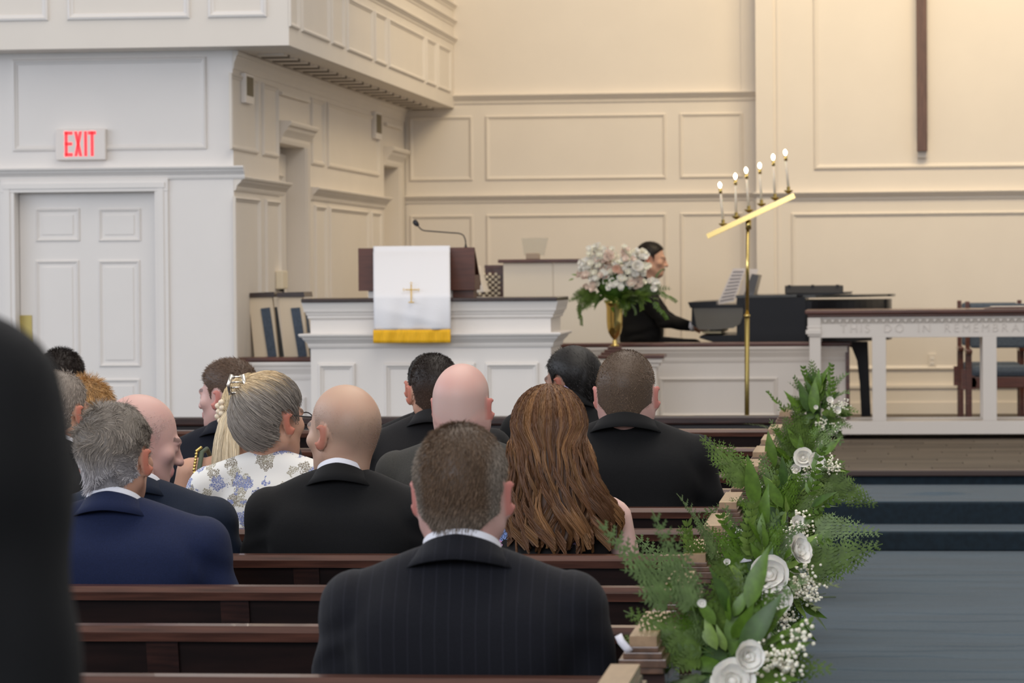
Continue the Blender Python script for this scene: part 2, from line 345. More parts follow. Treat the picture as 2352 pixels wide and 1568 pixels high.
# ================================================================= fixtures on the walls
a, b = at(127, 297, YE-.05), at(243, 367, YE-.05)
ex = thing('exit_sign', 'white lit box sign reading EXIT in red letters above the door', 'sign', ((a[0]+b[0])/2, YE, b[2]))
hw, hh = (b[0]-a[0])/2, a[2]-b[2]
MB().box(-hw, hw, -0.055, -0.001, 0, hh, 0.008).build('housing', mat('sign_plastic', (0.80, 0.74, 0.69), 0.45), ex)
RED = mat('red_lit_letters', (1.0, 0.035, 0.045), 0.5, emit=1.1)
def bars(lst, y0, y1, name, m, parent):
    mb = MB()
    for pts in lst: mb.hexa([(pts[0][0], y0, pts[0][1]), (pts[1][0], y0, pts[1][1]), (pts[1][0], y1, pts[1][1]), (pts[0][0], y1, pts[0][1]), (pts[3][0], y0, pts[3][1]), (pts[2][0], y0, pts[2][1]), (pts[2][0], y1, pts[2][1]), (pts[3][0], y1, pts[3][1])])
    return mb.build(name, m, parent)
def rect(x0, x1, z0, z1): return ((x0, z0), (x1, z0), (x1, z1), (x0, z1))
k = 2*hw/116.0; cx = 127+58
def X(p): return (p-cx)*k
z0, z1 = 0.013*1, hh-0.010; ex0 = 0.012; z0 = (366-357)*k; z1 = (366-301)*k; sw = 6.5*k
bars([rect(X(149), X(149)+sw, z0, z1), rect(X(149), X(167), z1-sw*1.1, z1), rect(X(149), X(166), (z0+z1)/2-sw*.5, (z0+z1)/2+sw*.5), rect(X(149), X(167), z0, z0+sw*1.1)], -0.058, -0.054, 'letter', RED, ex)
bars([((X(171), z0), (X(171)+sw, z0), (X(189), z1), (X(189)-sw, z1)), ((X(189)-sw, z0), (X(189), z0), (X(171)+sw, z1), (X(171), z1))], -0.0585, -0.054, 'letter', RED, ex)
bars([rect(X(194), X(194)+sw, z0, z1)], -0.058, -0.054, 'letter', RED, ex)
bars([rect(X(209), X(209)+sw, z0, z1), rect(X(203), X(221), z1-sw*1.1, z1)], -0.058, -0.054, 'letter', RED, ex)
# speakers recessed high in the side wall
for p0, p1, t, bt, lab in ((555, 574, 168, 236, 'small louvred speaker grille on the side wall, near the exit wall corner'), (855, 869, 256, 318, 'small louvred speaker grille farther along the side wall, by the back corner')):
    ya, yb = ys(p0), ys(p1); zt_, zb_ = atX(p0, t, XS)[2], atX(p0, bt, XS)[2]
    sp = thing('speaker_grille', lab, 'speaker', (XS, (ya+yb)/2, zb_)); hy = (yb-ya)/2; h_ = zt_-zb_
    MB().box(0.0, 0.035, -hy, hy, 0, h_, .005).build('frame', WHITE, sp)
    mb = MB().box(0.03, 0.037, -hy+.03, hy-.03, .05, h_-.02)
    mb.build('grille', mat('grille_khaki', (0.22, 0.18, 0.11), 0.8, noise=.3, nscale=400), sp)
a, b = at(629, 618, 22.6), at(650, 660, 22.6)
yw = ys(636)
wbx = thing('wall_sconce', 'small cream wall box with a switch stem beside the near side door', 'wall box', (XS, yw, 1.50))
MB().box(0.0, 0.055, -.10, .10, 0, .13, .01).build('housing', mat('cream_plastic', (.78, .69, .52), .45), wbx)
MB().tube([(.03, 0, 0), (.03, 0, -.05)], .016, 10).build('stem', MICB, wbx)
yw = ys(650)
ol = thing('wall_outlet', 'white socket plate low on the wall behind the communion table', 'outlet', at(2141, 842, YR))
MB().box(-.035, .035, -.012, 0, 0, .115, .003).build('plate', WALL, ol)
for z in (.03, .07): MB().box(-.017, .017, -.016, -.011, z-.012, z+.014, .003).build('socket', WHITE, ol)
# cross
zc0 = zpx(2118, 347, YR-.1); xc0, xc1 = xpx(2106, YR-.1, 300), xpx(2130, YR-.1, 300); xm = (xc0+xc1)/2
cr = thing('wooden_cross', 'tall dark brown wooden cross hung on the chancel wall', 'cross', (xm, YR, zc0))
CW = mat('cross_wood', (0.115, 0.058, 0.04), 0.4, noise=.2, nscale=6, stretch=(10, 10, 1)); w = (xc1-xc0)/2
MB().box(-w, w, -.12, -.05, 0, 3.0, .004).build('upright', CW, cr)
MB().box(-.75, .75, -.118, -.052, 2.05, 2.05+2*w, .004).build('crossbar', CW, cr)
MB().box(-w+.004, w-.004, -.05, 0, -.055, .10, .004).build('wall_bracket', WALL, cr)

# ================================================================= communion table
YT = 24.55; x0 = xpx(1858, YT); L = 2.46; zt = zpx(1900, 712, YT); zf = zpx(1900, 727, YT); D = .68
xc = x0+L/2
ct = thing('communion_table', 'long white open-framed communion table with mahogany top and carved lettering', 'table', (xc, YT, ZP))
Zt = zt-ZP; h = L/2
MB().box(-h-.03, h+.03, -.05, D+.05, Zt-.028, Zt, .006).box(-h-.012, h+.012, -.03, D+.03, Zt-.05, Zt-.028, .006).build('table_top', REDW, ct)
za = zpx(2000, 775, YT)-ZP                                        # underside of the apron
MB().box(-h, h, 0.0, .05, za, Zt-.05, .003).box(-h, h, D-.05, D, za, Zt-.05, .003).box(-h, -h+.05, .05, D-.05, za, Zt-.05).box(h-.05, h, .05, D-.05, za, Zt-.05).build('apron', WHITE, ct)
zr0, zr1 = zpx(2100, 997, YT)-ZP, zpx(2100, 967, YT)-ZP
MB().box(-h, h, 0, .05, zr0, zr1, .003).box(-h, h, D-.05, D, zr0, zr1, .003).box(-h+.001, h-.001, .05, D-.05, zr1-.03, zr1-.008).build('base_rail', WHITE, ct)
for s, x in enumerate((-h, h-.085, xpx(2002, YT)-xc, xpx(2256, YT)-xc)):
    w = .085 if s < 2 else xpx(2034, YT)-xpx(2002, YT)
    for y in (0, D-.06):
        if s < 2: MB().box(x, x+w, y-.004, y+.064, .0, za+.001, .003).build('leg', WHITE, ct)
        else: MB().box(x, x+w, y, y+.05, zr1, za+.001, .003).build('leg', WHITE, ct)
for x in (-h-.012, h-.085):
    MB().box(x, x+.097, -.018, .0, zpx(1870, 772, YT)-ZP-.0, Zt-.055, .003).box(x-.014, x+.10, -.03, .002, zpx(1870, 767, YT)-ZP, zpx(1870, 757, YT)-ZP, .003).box(x-.006, x+.1, -.022, .002, zpx(1870, 753, YT)-ZP, zpx(1870, 749, YT)-ZP, .002).build('pilaster_block', WHITE, ct)
zs_ = zpx(1870, 742, YT)-ZP; zq = zpx(1870, 733, YT)-ZP
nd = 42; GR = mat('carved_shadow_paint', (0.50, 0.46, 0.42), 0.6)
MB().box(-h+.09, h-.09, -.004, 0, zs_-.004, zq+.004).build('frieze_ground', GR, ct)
dm = MB().prism([(-.010, 0), (0, -.016), (.010, 0), (.016, .006), (-.016, .006)], -.014, -.003, 'y').mesh('carved_scallop', WHITE)
for i in range(nd): link('carved_scallop', dm, ct, loc=(-h+.12+i*(L-.24)/(nd-1), 0, (zs_+zq)/2+.004))
LP_ = mat('lettering_paint', (0.73, 0.685, 0.64), 0.5); phrase = 'THIS DO IN REMEMBRANCE OF ME'; glyph = {}
def glyph_mesh(ch):
    if ch in glyph: return glyph[ch]
    tx = bpy.data.curves.new('letter', 'FONT'); tx.body = ch; tx.size = .088; tx.extrude = .003; tx.materials.append(LP_)
    to = bpy.data.objects.new('tmp_text', tx); COL.objects.link(to); dg = bpy.context.evaluated_depsgraph_get()
    tm = bpy.data.meshes.new_from_object(to.evaluated_get(dg)); bpy.data.objects.remove(to); x_ = [v.co.x for v in tm.vertices]
    glyph[ch] = (tm, min(x_), max(x_)); return glyph[ch]
wsum = sum(.055 if ch == ' ' else glyph_mesh(ch)[2]-glyph_mesh(ch)[1] for ch in phrase); gap = (L-.46-wsum)/(len(phrase)-1); xcur = -(L-.46)/2
for ch in phrase:
    if ch == ' ': xcur += .055+gap; continue
    tm, ga, gb = glyph_mesh(ch); link('letter', tm, ct, loc=(xcur-ga, -.003, zpx(2100, 762, YT)-ZP), rot=(math.pi/2, 0, 0)); xcur += gb-ga+gap
# book-like dark cloth-edged tray on the table
tr = thing('brass_tray', 'thin dark tray lying on the communion table at the right edge', 'tray', (xpx(2325, YT+.25), YT+.3, zt))
MB().prism([(-.21, 0), (.3, 0), (.3, .008), (.2, .014), (-.12, .014), (-.21, .005)], -.15, .15, 'y').build('tray_body', REDW, tr)
MB().box(-.16, .2, -.1, .1, .013, .017, .002).build('inlay', WHITE, tr)

# ================================================================= pulpit
YU = 21.0; px0, px1 = xpx(712, YU), xpx(1264, YU); zU = zpx(980, 684, YU-.05)
pu = thing('pulpit', 'broad white panelled pulpit with dark top edge and heavy mouldings', 'pulpit', ((px0+px1)/2, YU, 0)); hx = (px1-px0)/2; DP = .66
zl = zpx(980, 764, YU); zl2 = zpx(980, 796, YU)
MB().box(-hx, hx, 0, DP, 0, zU-.02).build('body', WHITE, pu)
MB().box(-hx-.05, hx+.05, -.07, DP+.05, zU-.024, zU, .006).build('top_edge', DARKW, pu)
PU = Plane('y', 0.0)
def around(zt_, hgt, wk, name, m=WHITE, prof=RAIL):
    bm = bmesh.new(); loops = []; kk = hgt/.1
    for v, w in prof:
        w *= kk*wk; z = zt_-hgt+v*kk
        loops.append([bm.verts.new(p) for p in ((-hx-w, -w, z), (hx+w, -w, z), (hx+w, DP+w, z), (-hx-w, DP+w, z))])
    for A, B in zip(loops, loops[1:]):
        for q in range(4): bm.faces.new((A[q], A[(q+1) % 4], B[(q+1) % 4], B[q]))
    bmesh.ops.recalc_face_normals(bm, faces=bm.faces); me = bpy.data.meshes.new(name); bm.to_mesh(me); bm.free(); me.materials.append(m); return link(name, me, pu)
around(zU-.024, .11, .42, 'cornice_moulding', prof=[(0, 0), (0, .02), (.008, .035), (.02, .035), (.024, .05), (.04, .06), (.044, .08), (.06, .085), (.1, .11), (.1, 0)])
around(zl, .095, .95, 'ledge_moulding')
for a_, b_ in ((728, 815), (880, 1090), (1112, 1236)):
    frame(PU, xpx(a_, YU)-pu.location.x, xpx(b_, YU)-pu.location.x, .38, zpx(980, 833, YU), WHITE, pu, 1.2)
MB().box(-hx-.02, hx+.02, -.02, DP+.02, 0, .30).build('plinth', WHITE, pu)
# reading desk on the pulpit
YD = 21.32; dx0, dx1 = xpx(823, YD), xpx(1090, YD); zd1, zd0 = zpx(950, 569, YD), zpx(950, 667, YD); dw = (dx1-dx0)/2
de = thing('reading_desk', 'dark brown book rest standing on the white pulpit', 'lectern', ((dx0+dx1)/2, YD, zU))
q0, q1 = zd0-zU, zd1-zU; BW = mat('desk_brown_wood', (0.110, 0.036, 0.021), 0.42, noise=.18, nscale=5, stretch=(1, 10, 10))
MB().box(-dw, dw, 0, .022, q0, q1, .002).build('front_board', BW, de)
MB().hexa([(-dw, .022, q1-.02), (dw, .022, q1-.02), (dw, .34, q0+.03), (-dw, .34, q0+.03), (-dw, .022, q1), (dw, .022, q1), (dw, .34, q0+.05), (-dw, .34, q0+.05)]).build('book_board', BW, de)
for s in (-1, 1): MB().box(s*dw-.01 if s > 0 else -dw, s*dw if s > 0 else -dw+.01, .022, .30, q0, q0+.1).build('side_board', BW, de)
MB().box(-dw+.06, dw-.06, .04, .3, 0, q0+.01).build('riser', WHITE, de)
MB().box(dw-.15, dw-.01, .03, .2, 0, q0+.01).build('riser', BW, de)
# white parament cloth
cloth = mat('white_brocade', (0.86, 0.85, 0.87), 0.75, bump=.15, bscale=90, sheen=.3)
cx0, cx1 = xpx(858, 21.2), xpx(1034, 21.2); cw = (cx1-cx0)/2; ccx = (cx0+cx1)/2
prof = [(.33, q0+.065), (.18, (q0+q1)/2+.06), (.03, q1+.012), (0, q1+.013), (-.016, q1+.004), (-.02, q1-.01)]
zbot = zpx(950, 787, 20.88)-zU; yfr = -.445; zed = .012
for i in range(1, 15): t = i/14; prof.append((-.02+(yfr+.02)*t**.9, q1-.01+(zed-q1+.01)*t))
for i in range(1, 15): t = i/14; prof.append((yfr-.012*math.sin(t*3), zed+(zbot+.085-zed)*t))
V = []; nx = 30
for j, (y, z) in enumerate(prof):
    for i in range(nx+1):
        u = -1+2*i/nx; t = max(0, (q1-z)/(q1-zbot)); rip = .010+.014*t*t*math.sin(u*5.5+1.2*math.sin(z*6))+.010*t*math.sin(u*9-z*9)*(1-abs(u)) + .03*math.exp(-((z-(zbot+.17-.06*u))/.03)**2)*(1-u*u)*0.45*0.4
        V.append((xpx(946, YD+y)-ccx+u*cw*(YD+y)/21.2, y-rip if t > .02 else y, z))
Fq = [(j*(nx+1)+i, j*(nx+1)+i+1, (j+1)*(nx+1)+i+1, (j+1)*(nx+1)+i) for j in range(len(prof)-1) for i in range(nx)]
pc = thing('pulpit_cloth', 'white cloth with gold cross and gold fringe hanging over the pulpit front', 'cloth', (ccx, YD, zU))
me = npmesh('cloth', V, Fq, cloth); co = link('cloth', me, pc); so = co.modifiers.new('s', 'SOLIDIFY'); so.thickness = .004; so.offset = 1
GOLD = mat('gold_fringe', (0.88, 0.47, 0.008), 0.7, noise=.08, nscale=150, stretch=(1, 1, .1), bump=.15, bscale=350)
GT = mat('gold_thread', (0.83, 0.54, 0.13), 0.4)
yb_ = prof[-1][0]
Vf = []; nf = 120
for j in range(5):
    for i in range(nf+1):
        u = -1+2*i/nf; z = zbot+.085-.085*j/4; Vf.append((xpx(946, YD+yb_)-ccx+u*cw*.985, yb_-.012-.0008*math.sin(i*1.7)-.003*math.sin(i*.31+j*.4)-.010*math.sin(u*5.5), z+(.002*math.sin(i*2.3) if j == 4 else 0)))
Ff = [(j*(nf+1)+i, j*(nf+1)+i+1, (j+1)*(nf+1)+i+1, (j+1)*(nf+1)+i) for j in range(4) for i in range(nf)]
link('fringe', npmesh('fringe', Vf, Ff, GOLD), pc).modifiers.new('s', 'SOLIDIFY').thickness = .006
# embroidered cross with fleur ends
def cpt(px, py, dy=.045):
    Yg = 21.1; zs_l = [-z for y, z in prof[5:]]; ys_l = [y for y, z in prof[5:]]
    for _ in range(6):
        p = at(px, py, Yg); zz = p[2]-zU; yy = np.interp(-zz, zs_l, ys_l); Yg = YD+yy-dy
    return (p[0]-ccx, yy-dy, zz)
mb = MB(); c = lambda x, y: cpt(x, y)
for p in (((944.5, 652), (944.5, 694)), ((930, 665), (960, 665)), ((938, 694), (951, 694))): mb.tube([c(*p[0]), c(*p[1])], .004, 6)
for x, y, dx, dy in ((944.5, 650, 0, -1), (928, 665, -1, 0), (961, 665, 1, 0)):
    mb.tube([c(x-dy*3, y+dx*3), c(x+dx*2, y+dy*2), c(x+dy*3, y-dx*3)], .0024, 5)

mb.build('embroidered_cross', GT, pc)
# gooseneck microphone
mi = thing('gooseneck_microphone', 'thin black gooseneck microphone curving over the pulpit desk', 'microphone', (xpx(1070, 21.35), 21.36, zU+q1-.01))
def mp(px, py): p = at(px, py, 21.36); return (p[0]-mi.location.x, 0, p[2]-mi.location.z)
gn = [mp(*p) for p in ((1069.5, 570), (1069.5, 556), (1068.5, 549), (1065, 541), (1060, 537.5), (1053, 535.5), (1030, 534), (1005, 532), (985, 530.5), (974, 529.5), (968, 527), (963, 522), (958, 516))]
MB().tube(gn, .0042, 8).build('gooseneck', MICB, mi)
h0, h1 = Vector(mp(961, 519)), Vector(mp(950, 506)); d_ = (h1-h0)
MB().tube([h0, h0+d_*.15, h0+d_*.5, h0+d_*.85, h1], [.006, .013, .018, .016, .005], 12).build('capsule', MICB, mi)
MB().lathe([(.02, 0), (.02, .008), (.008, .014), (.006, .03)]).build('base', MICB, mi)

# ================================================================= organ console and stand
YO = 26.0
ox0, ox1 = xpx(1156, YO), xpx(1410, YO); oz = zpx(1240, 603, YO)
og = thing('organ_console', 'white-backed organ console with reddish wood top behind the pulpit', 'organ', ((ox0+ox1)/2, YO, ZP)); oh = (ox1-ox0)/2
OZ = oz-ZP
sx = xpx(1270, YO)-og.location.x
MB().box(-oh, sx-.004, 0, .03, 0, OZ, .003).box(sx+.004, oh, 0, .03, 0, OZ, .003).box(-oh+.01, oh-.01, .012, .75, 0, OZ-.01).build('back_panel', mat('organ_white', (.82, .76, .66), .4), og)
MB().box(-oh-.04, oh+.02, -.03, .8, OZ, OZ+.028, .005).build('top_board', REDW, og)
jx0, jx1 = xpx(1093, YO)-og.location.x, xpx(1156, YO)-og.location.x
jz1 = zpx(1120, 610, YO)-ZP; 
MB().box(jx0+.03, jx1, .35, .5, 0, jz1, .004).box(jx0+.03, jx1+.01, .33, .52, jz1-.02, jz1+.005).box(jx0-.25, jx0+.04, .35, .5, 0, zpx(1100, 657, YO)-ZP).build('stop_jamb', REDW, og)
kn = MB().lathe([(.0, 0), (.006, .0), (.006, .02), (.012, .024), (.014, .034), (.009, .04), (0.0, .041)], n=12).mesh('stop_knob', mat('ivory', (.85, .80, .68), .35))
for r in range(9):
    for c_ in range(3):
        pxk = 1112+c_*14+(7 if r % 2 else 0); pyk = 630+r*6.2
        if pxk > 1150: continue
        if pyk < 655 and pxk < 1108: continue
        p = at(pxk, pyk, YO+.34); link('stop_knob', kn, og, loc=(p[0]-og.location.x, .35, p[2]-ZP), rot=(math.pi/2, 0, 0))
for r in range(3):
    for c_ in range(2): p = at(1093+c_*10+r % 2*5, 661+r*7, YO+.34); link('stop_knob', kn, og, loc=(p[0]-og.location.x, .35, p[2]-ZP), rot=(math.pi/2, 0, 0))
pp = [at(*q, YO-.4) for q in ((1092, 610), (1112, 670), (1094, 672), (1080, 670))]
MB().prism([(p[0]-og.location.x, p[2]-ZP) for p in pp], -.4, -.03, 'y').build('open_page', WHITE, og, label='open white music page')
p0 = at(1227, 597, YO+.15); stc = MB()
ac = thing('music_stand', 'clear acrylic music stand on top of the organ console', 'music stand', (p0[0], YO+.15, oz+.028))
def rel(px, py): p = at(px, py, YO+.15); return (p[0]-p0[0], p[2]-oz-.028)
gl, nt_, b_ = newmat('clear_acrylic'); b_.inputs['Transmission Weight'].default_value = .85; b_.inputs['Base Color'].default_value = (.80, .80, .76, 1); b_.inputs['Roughness'].default_value = .12; b_.inputs['IOR'].default_value = 1.2
pl_ = [rel(*q) for q in ((1203, 593), (1250, 590), (1258, 546), (1197, 547))]; pl_ = [(x_, max(0.03, z_)) for x_, z_ in pl_]
MB().prism(pl_, .03, .042, 'y').build('acrylic_plate', gl, ac)
xa, xb = rel(1208, 590)[0], rel(1238, 590)[0]; MB().box(xa, xb, 0, .09, 0, .05, .006).build('stand_foot', mat('greige_plastic', (.42, .34, .27), .5), ac)

# ================================================================= choir seats seen end on
def choir(pxs, lab, sh):
    Yc = 21.72
    P_ = [at(x_, y_, Yc) for x_, y_ in pxs]; bx = P_[2][0]
    c = thing('choir_pew', lab, 'pew', (bx, Yc, ZP), 0, 'choir pews end on beside the side wall')
    Q = [(p[0]-bx, p[2]-ZP) for p in P_]; Q[2] = (Q[2][0]+.03, 0.0); Q[3] = (Q[3][0]+.03, 0.0)
    MB().prism([Q[0], Q[1], Q[2], Q[3]], 0, .05, 'y').build('end_panel', mat('choir_cream'+sh, (.72, .60, .44), .45), c)
    t0, t1 = Q[0], Q[1]
    MB().prism([(t0[0]-.015, t0[1]), (t1[0]+.02, t1[1]), (t1[0]+.015, t1[1]+.035), (t0[0]-.005, t0[1]+.03)], -.015, .30, 'y').build('top_cap', DARKW, c)
    w = t1[0]-t0[0]
    C = [(Q[0][0]+w*.52, Q[0][1]-.075), (Q[1][0]-w*.10, Q[1][1]-.07), (Q[2][0]-w*.05, 0.2), (Q[3][0]+w*.62, .2)]
    MB().prism(C, -.012, .27, 'y').build('back_cushion', BLUEC, c)
    MB().box(Q[3][0], Q[3][0]+.13, .06, .3, .36, .44, .01).build('seat', WHITE, c)
choir(((571, 683), (625, 682), (652, 840), (597, 840)), 'cream choir pew end with blue cushion, the left of the two by the side wall', '_a')
choir(((640, 682), (694, 682), (722, 840), (668, 840)), 'cream choir pew end with blue cushion, the right one next to the pulpit', '_b')

# ================================================================= piano, its bench is under the player
YN = 25.75
pi = thing('grand_piano', 'black grand piano with raised music desk behind the low choir barrier', 'piano', (xpx(1790, YN), YN, ZP)); PX = pi.location.x
def pr(px, py, Y=YN): p = at(px, py, Y); return (p[0]-PX, p[2]-ZP)
GC = mat('piano_cheek_grey', (0.085, 0.078, 0.062), .35, coat=.3)
poly = [pr(1692, 684), pr(1850, 682), pr(1850, 786), pr(1655, 790), pr(1655, 770), pr(1692, 770)]
MB().prism(poly, 0.02, 1.35, 'y').build('case', BLACK, pi)
p_ = [pr(*q) for q in ((1592, 706), (1707, 704), (1706, 728), (1700, 744), (1684, 753), (1640, 757), (1606, 757), (1600, 750))]
MB().prism(p_, -.01, .055, 'y').build('cheek', GC, pi)
MB().prism([pr(*q) for q in ((1580, 694), (1645, 691), (1646, 700), (1706, 699), (1708, 706), (1586, 707))], -.02, 1.4, 'y').build('fall_board', BLACK, pi)
MB().prism([pr(*q) for q in ((1588, 706), (1601, 706), (1605, 757), (1587, 745))], .055, 1.4, 'y').build('key_slip', BLACK, pi)
wk = MB()
key = MB().box(0, .15, 0, .0225, 0, .018, .002).mesh('white_key', mat('ivory_keys', (.72, .62, .38), .35))
k0 = pr(1612, 766)
for i in range(52): link('white_key', key, pi, loc=(k0[0], .06+i*.0245, k0[1]))
bk = MB().box(0, .09, 0, .012, 0, .012, .002).mesh('black_key', BLACK)
for i in range(51):
    if i % 7 not in (1, 4): link('black_key', bk, pi, loc=(k0[0]+.06, .06+i*.0245+.018, k0[1]+.018))
MB().prism([pr(*q) for q in ((1608, 771), (1700, 769), (1700, 786), (1640, 786), (1606, 776))], .0, 1.38, 'y').build('key_bed', BLACK, pi)
# tail of the rim: curved body going to the right and away
tail = []
for t in np.linspace(0, 1, 14): tail.append((pr(1850, 700)[0]+t*.62, .05+.75*t**2.4))
for t in np.linspace(0, math.pi/2, 8)[1:]: tail.append((tail[13][0]+.10*math.sin(t)*.6, .8+.35*(1-math.cos(t))+.0))
tail += [(tail[-1][0], 1.34), (pr(1850, 700)[0], 1.34)]
zt0, zt1 = pr(1900, 786)[1], pr(1900, 690)[1]
MB().prism(tail, zt0, zt1, 'z').build('rim', BLACK, pi)
lz = zt1+.012; LG = mat('piano_lid_sheen', (0.02, 0.02, 0.015), .22, coat=.2)
MB().prism([(a_-.02 if i == 0 else a_+.03, b_-.03) for i, (a_, b_) in enumerate(tail[:-2])]+[(tail[-1][0]+.1, 1.36), (tail[-1][0]-.02, 1.36)], lz+.01, lz+.03, 'z').build('lid', LG, pi)
MB().prism([pr(*q) for q in ((1690, 678), (1830, 676), (1830, 682), (1690, 684))], 0.0, 1.36, 'y').build('front_lid', LG, pi)
MB().prism([pr(*q) for q in ((1803, 676), (1957, 671), (1955, 674), (1803, 682))], 0.15, 1.2, 'y').build('lid_flap', BLACK, pi)
# music desk leaning back at the left end
MB().prism([pr(*q) for q in ((1697, 700), (1724, 629), (1740, 632), (1727, 684))], .25, 1.0, 'y').build('music_desk', mat('desk_dark', (.05, .045, .045), .3), pi)
for px_, yy in ((1988, .25), (1760, 1.1)):
    g = [pr(*q) for q in ((px_-88, 786), (px_+5, 786), (px_+12, 960), (px_-10, 960), (px_-14, 880), (px_-20, 830), (px_-32, 800), (px_-50, 793))]
    g = [(a_, max(0.0, b_)) for a_, b_ in g]
    MB().prism(g, yy, yy+.09, 'y').build('leg', BLACK, pi)
lx_ = pr(1975, 950)[0]; MB().box(lx_-.18, lx_+.1, .2, .45, 0, .08, .01).build('pedal_box', BLACK, pi)
for i in range(3): MB().box(lx_-.25, lx_-.16, .24+i*.06, .265+i*.06, .03, .045, .004).build('pedal', BRASS, pi)
sm = [at(*q, YN+.3) for q in ((1646, 700), (1684, 616), (1713, 616), (1692, 692), (1700, 697))]
sh = thing('sheet_music', 'white printed sheet music pages standing on the piano desk', 'sheet music', (sm[0][0], YN+.3, sm[0][2]))
shl = [(p[0]-sh.location.x, p[2]-sh.location.z) for p in sm]
PAP = mat('printed_paper', (.70, .66, .66), .7)
mb = MB().hexa([(shl[0][0], 0, shl[0][1]), (shl[3][0]-.02, 0, shl[3][1]), (shl[3][0]-.02, .01, shl[3][1]), (shl[0][0], .01, shl[0][1]), (shl[1][0], 0, shl[1][1]), (shl[2][0], 0, shl[2][1]), (shl[2][0], .01, shl[2][1]), (shl[1][0], .01, shl[1][1])])
mb.build('page', PAP, sh)
q = [at(*v, YN+.24) for v in ((1684, 700), (1712, 690), (1738, 618), (1712, 617))]
MB().prism([(p[0]-sh.location.x, p[2]-sh.location.z) for p in q], .3, .312, 'y').build('page', PAP, sh)
ink = mat('ink_grey', (.28, .26, .27), .8); A_, B_, C_, D_ = [Vector((x_, z_)) for x_, z_ in (shl[0], (shl[3][0]-.02, shl[3][1]), (shl[2][0], shl[2][1]), (shl[1][0], shl[1][1]))]
mb = MB()
for i in range(9):
    for j in range(4):
        t = .08+i*.1+j*.012; l = A_.lerp(D_, t); r_ = B_.lerp(C_, t); a1 = l.lerp(r_, .12); b1 = l.lerp(r_, .9)
        mb.hexa([(a1.x, -.002, a1.y), (b1.x, -.002, b1.y), (b1.x, 0.001, b1.y), (a1.x, 0.001, a1.y), (a1.x, -.002, a1.y+.0016), (b1.x, -.002, b1.y+.0016), (b1.x, .001, b1.y+.0016), (a1.x, .001, a1.y+.0016)])
mb.build('printed_staves', ink, sh)
bx = at(1870, 675, YN+.3)
bc = thing('equipment_case', 'flat grey-black case lying on the closed piano lid', 'case', (bx[0], YN+.3, at(1870, 674.5, YN+.3)[2]), .03)
w = (xpx(1937, YN+.3)-xpx(1803, YN+.3))/2; hgt = 19*(YN+.3)/F
MB().box(-w, w, 0, .4, 0, hgt, .008).build('case_body', mat('case_grey', (.045, .042, .04), .5), bc)
for i in (-.85, -.05, .8): MB().box(w*i-.012, w*i+.012, -.006, .02, hgt-.015, hgt+.006, .002).build('latch', MICB, bc)
# piano bench under the player
pb = thing('piano_bench', 'black piano bench under the man at the keys', 'bench', (xpx(1485, YN+.6), YN+.55, ZP))
MB().box(-.18, .20, -.35, .35, .47, .555, .015).build('seat', BLACK, pb)
for sx_ in (-1, 1):
    for sy in (-1, 1): MB().box(sx_*.14-.02, sx_*.14+.02, sy*.3-.02, sy*.3+.02, 0, .47, .004).build('leg', BLACK, pb)

# ================================================================= two armchairs behind the table
def armchair(px, Y, lab):
    p = at(px, 820, Y); c = thing('armchair', lab, 'chair', (p[0], Y, ZP))
    CH = REDW
    for x_ in (0, .50):
        for y_ in (0, .44): MB().prism([(x_-.02, y_-.02), (x_+.02, y_-.02), (x_+.02, y_+.02), (x_-.02, y_+.02)], 0, .62 if y_ else .60, 'z').build('leg', CH, c)
        MB().box(x_-.025, x_+.025, -.05, .46, .58, .62, .01).build('armrest', CH, c)
        MB().box(x_-.018, x_+.018, .42, .46, .6, 1.0, .004).build('back_post', CH, c)
        MB().prism([(x_-.06, .30), (x_+.05, .30), (x_+.06, .36), (x_+.02, .46), (x_-.06, .46)], -.01, .05, 'y').build('scroll_bracket', CH, c)
    MB().box(0, .5, -.01, .45, .31, .40, .006).build('seat_rail', CH, c)
    MB().box(.01, .49, -.02, .42, .40, .485, .035).build('seat_cushion', BLUEC, c)
    MB().box(.02, .48, .415, .465, .62, .98, .02).build('back_cushion', BLUEC, c)
    return c
armchair(2207, 27.3, 'dark wood armchair with blue seat behind the table, the left of the two')
armchair(2226, 26.4, 'dark wood armchair with blue seat behind the table, nearer and to the right')

# ================================================================= candelabrum
YK = 22.4
ck = at(1716, 990, YK); cb = thing('candelabrum', 'tall brass floor candelabrum with slanted arm holding six lit candles', 'candelabrum', (ck[0], YK, ZP))
def cp(px, py, dy=0): p = at(px, py, YK); return Vector((p[0]-ck[0], dy, p[2]-ZP))
MB().tube([cp(1718, 497), cp(1716, 728)], .0125, 14).build('upper_pole', BRASS, cb)
MB().tube([cp(1716, 722), cp(1716, 728)], .021, 14).build('collar', BRASS, cb)
lo = cp(1715, 967); lo.z = 0.02
MB().tube([cp(1716, 727), lo], .0165, 14).build('lower_pole', DBRASS, cb)
MB().lathe([(.17, 0), (.17, .012), (.15, .025), (.06, .04), (.03, .07), (.02, .1)], cx=lo.x).build('base', DBRASS, cb)
MB().tube([cp(1719, 527), cp(1719, 505)], .02, 12).build('socket', BRASS, cb)
e0, e1 = cp(1625, 543), cp(1825, 449); dd = (e1-e0).normalized(); nn = Vector((-dd.z, 0, dd.x))
mb = MB(); w_, t_ = .055, .017
mb.hexa([tuple(e0-nn*t_+Vector((0, -w_, 0))), tuple(e1-nn*t_+Vector((0, -w_, 0))), tuple(e1-nn*t_+Vector((0, w_, 0))), tuple(e0-nn*t_+Vector((0, w_, 0))), tuple(e0+nn*t_+Vector((0, -w_, 0))), tuple(e1+nn*t_+Vector((0, -w_, 0))), tuple(e1+nn*t_+Vector((0, w_, 0))), tuple(e0+nn*t_+Vector((0, w_, 0)))])
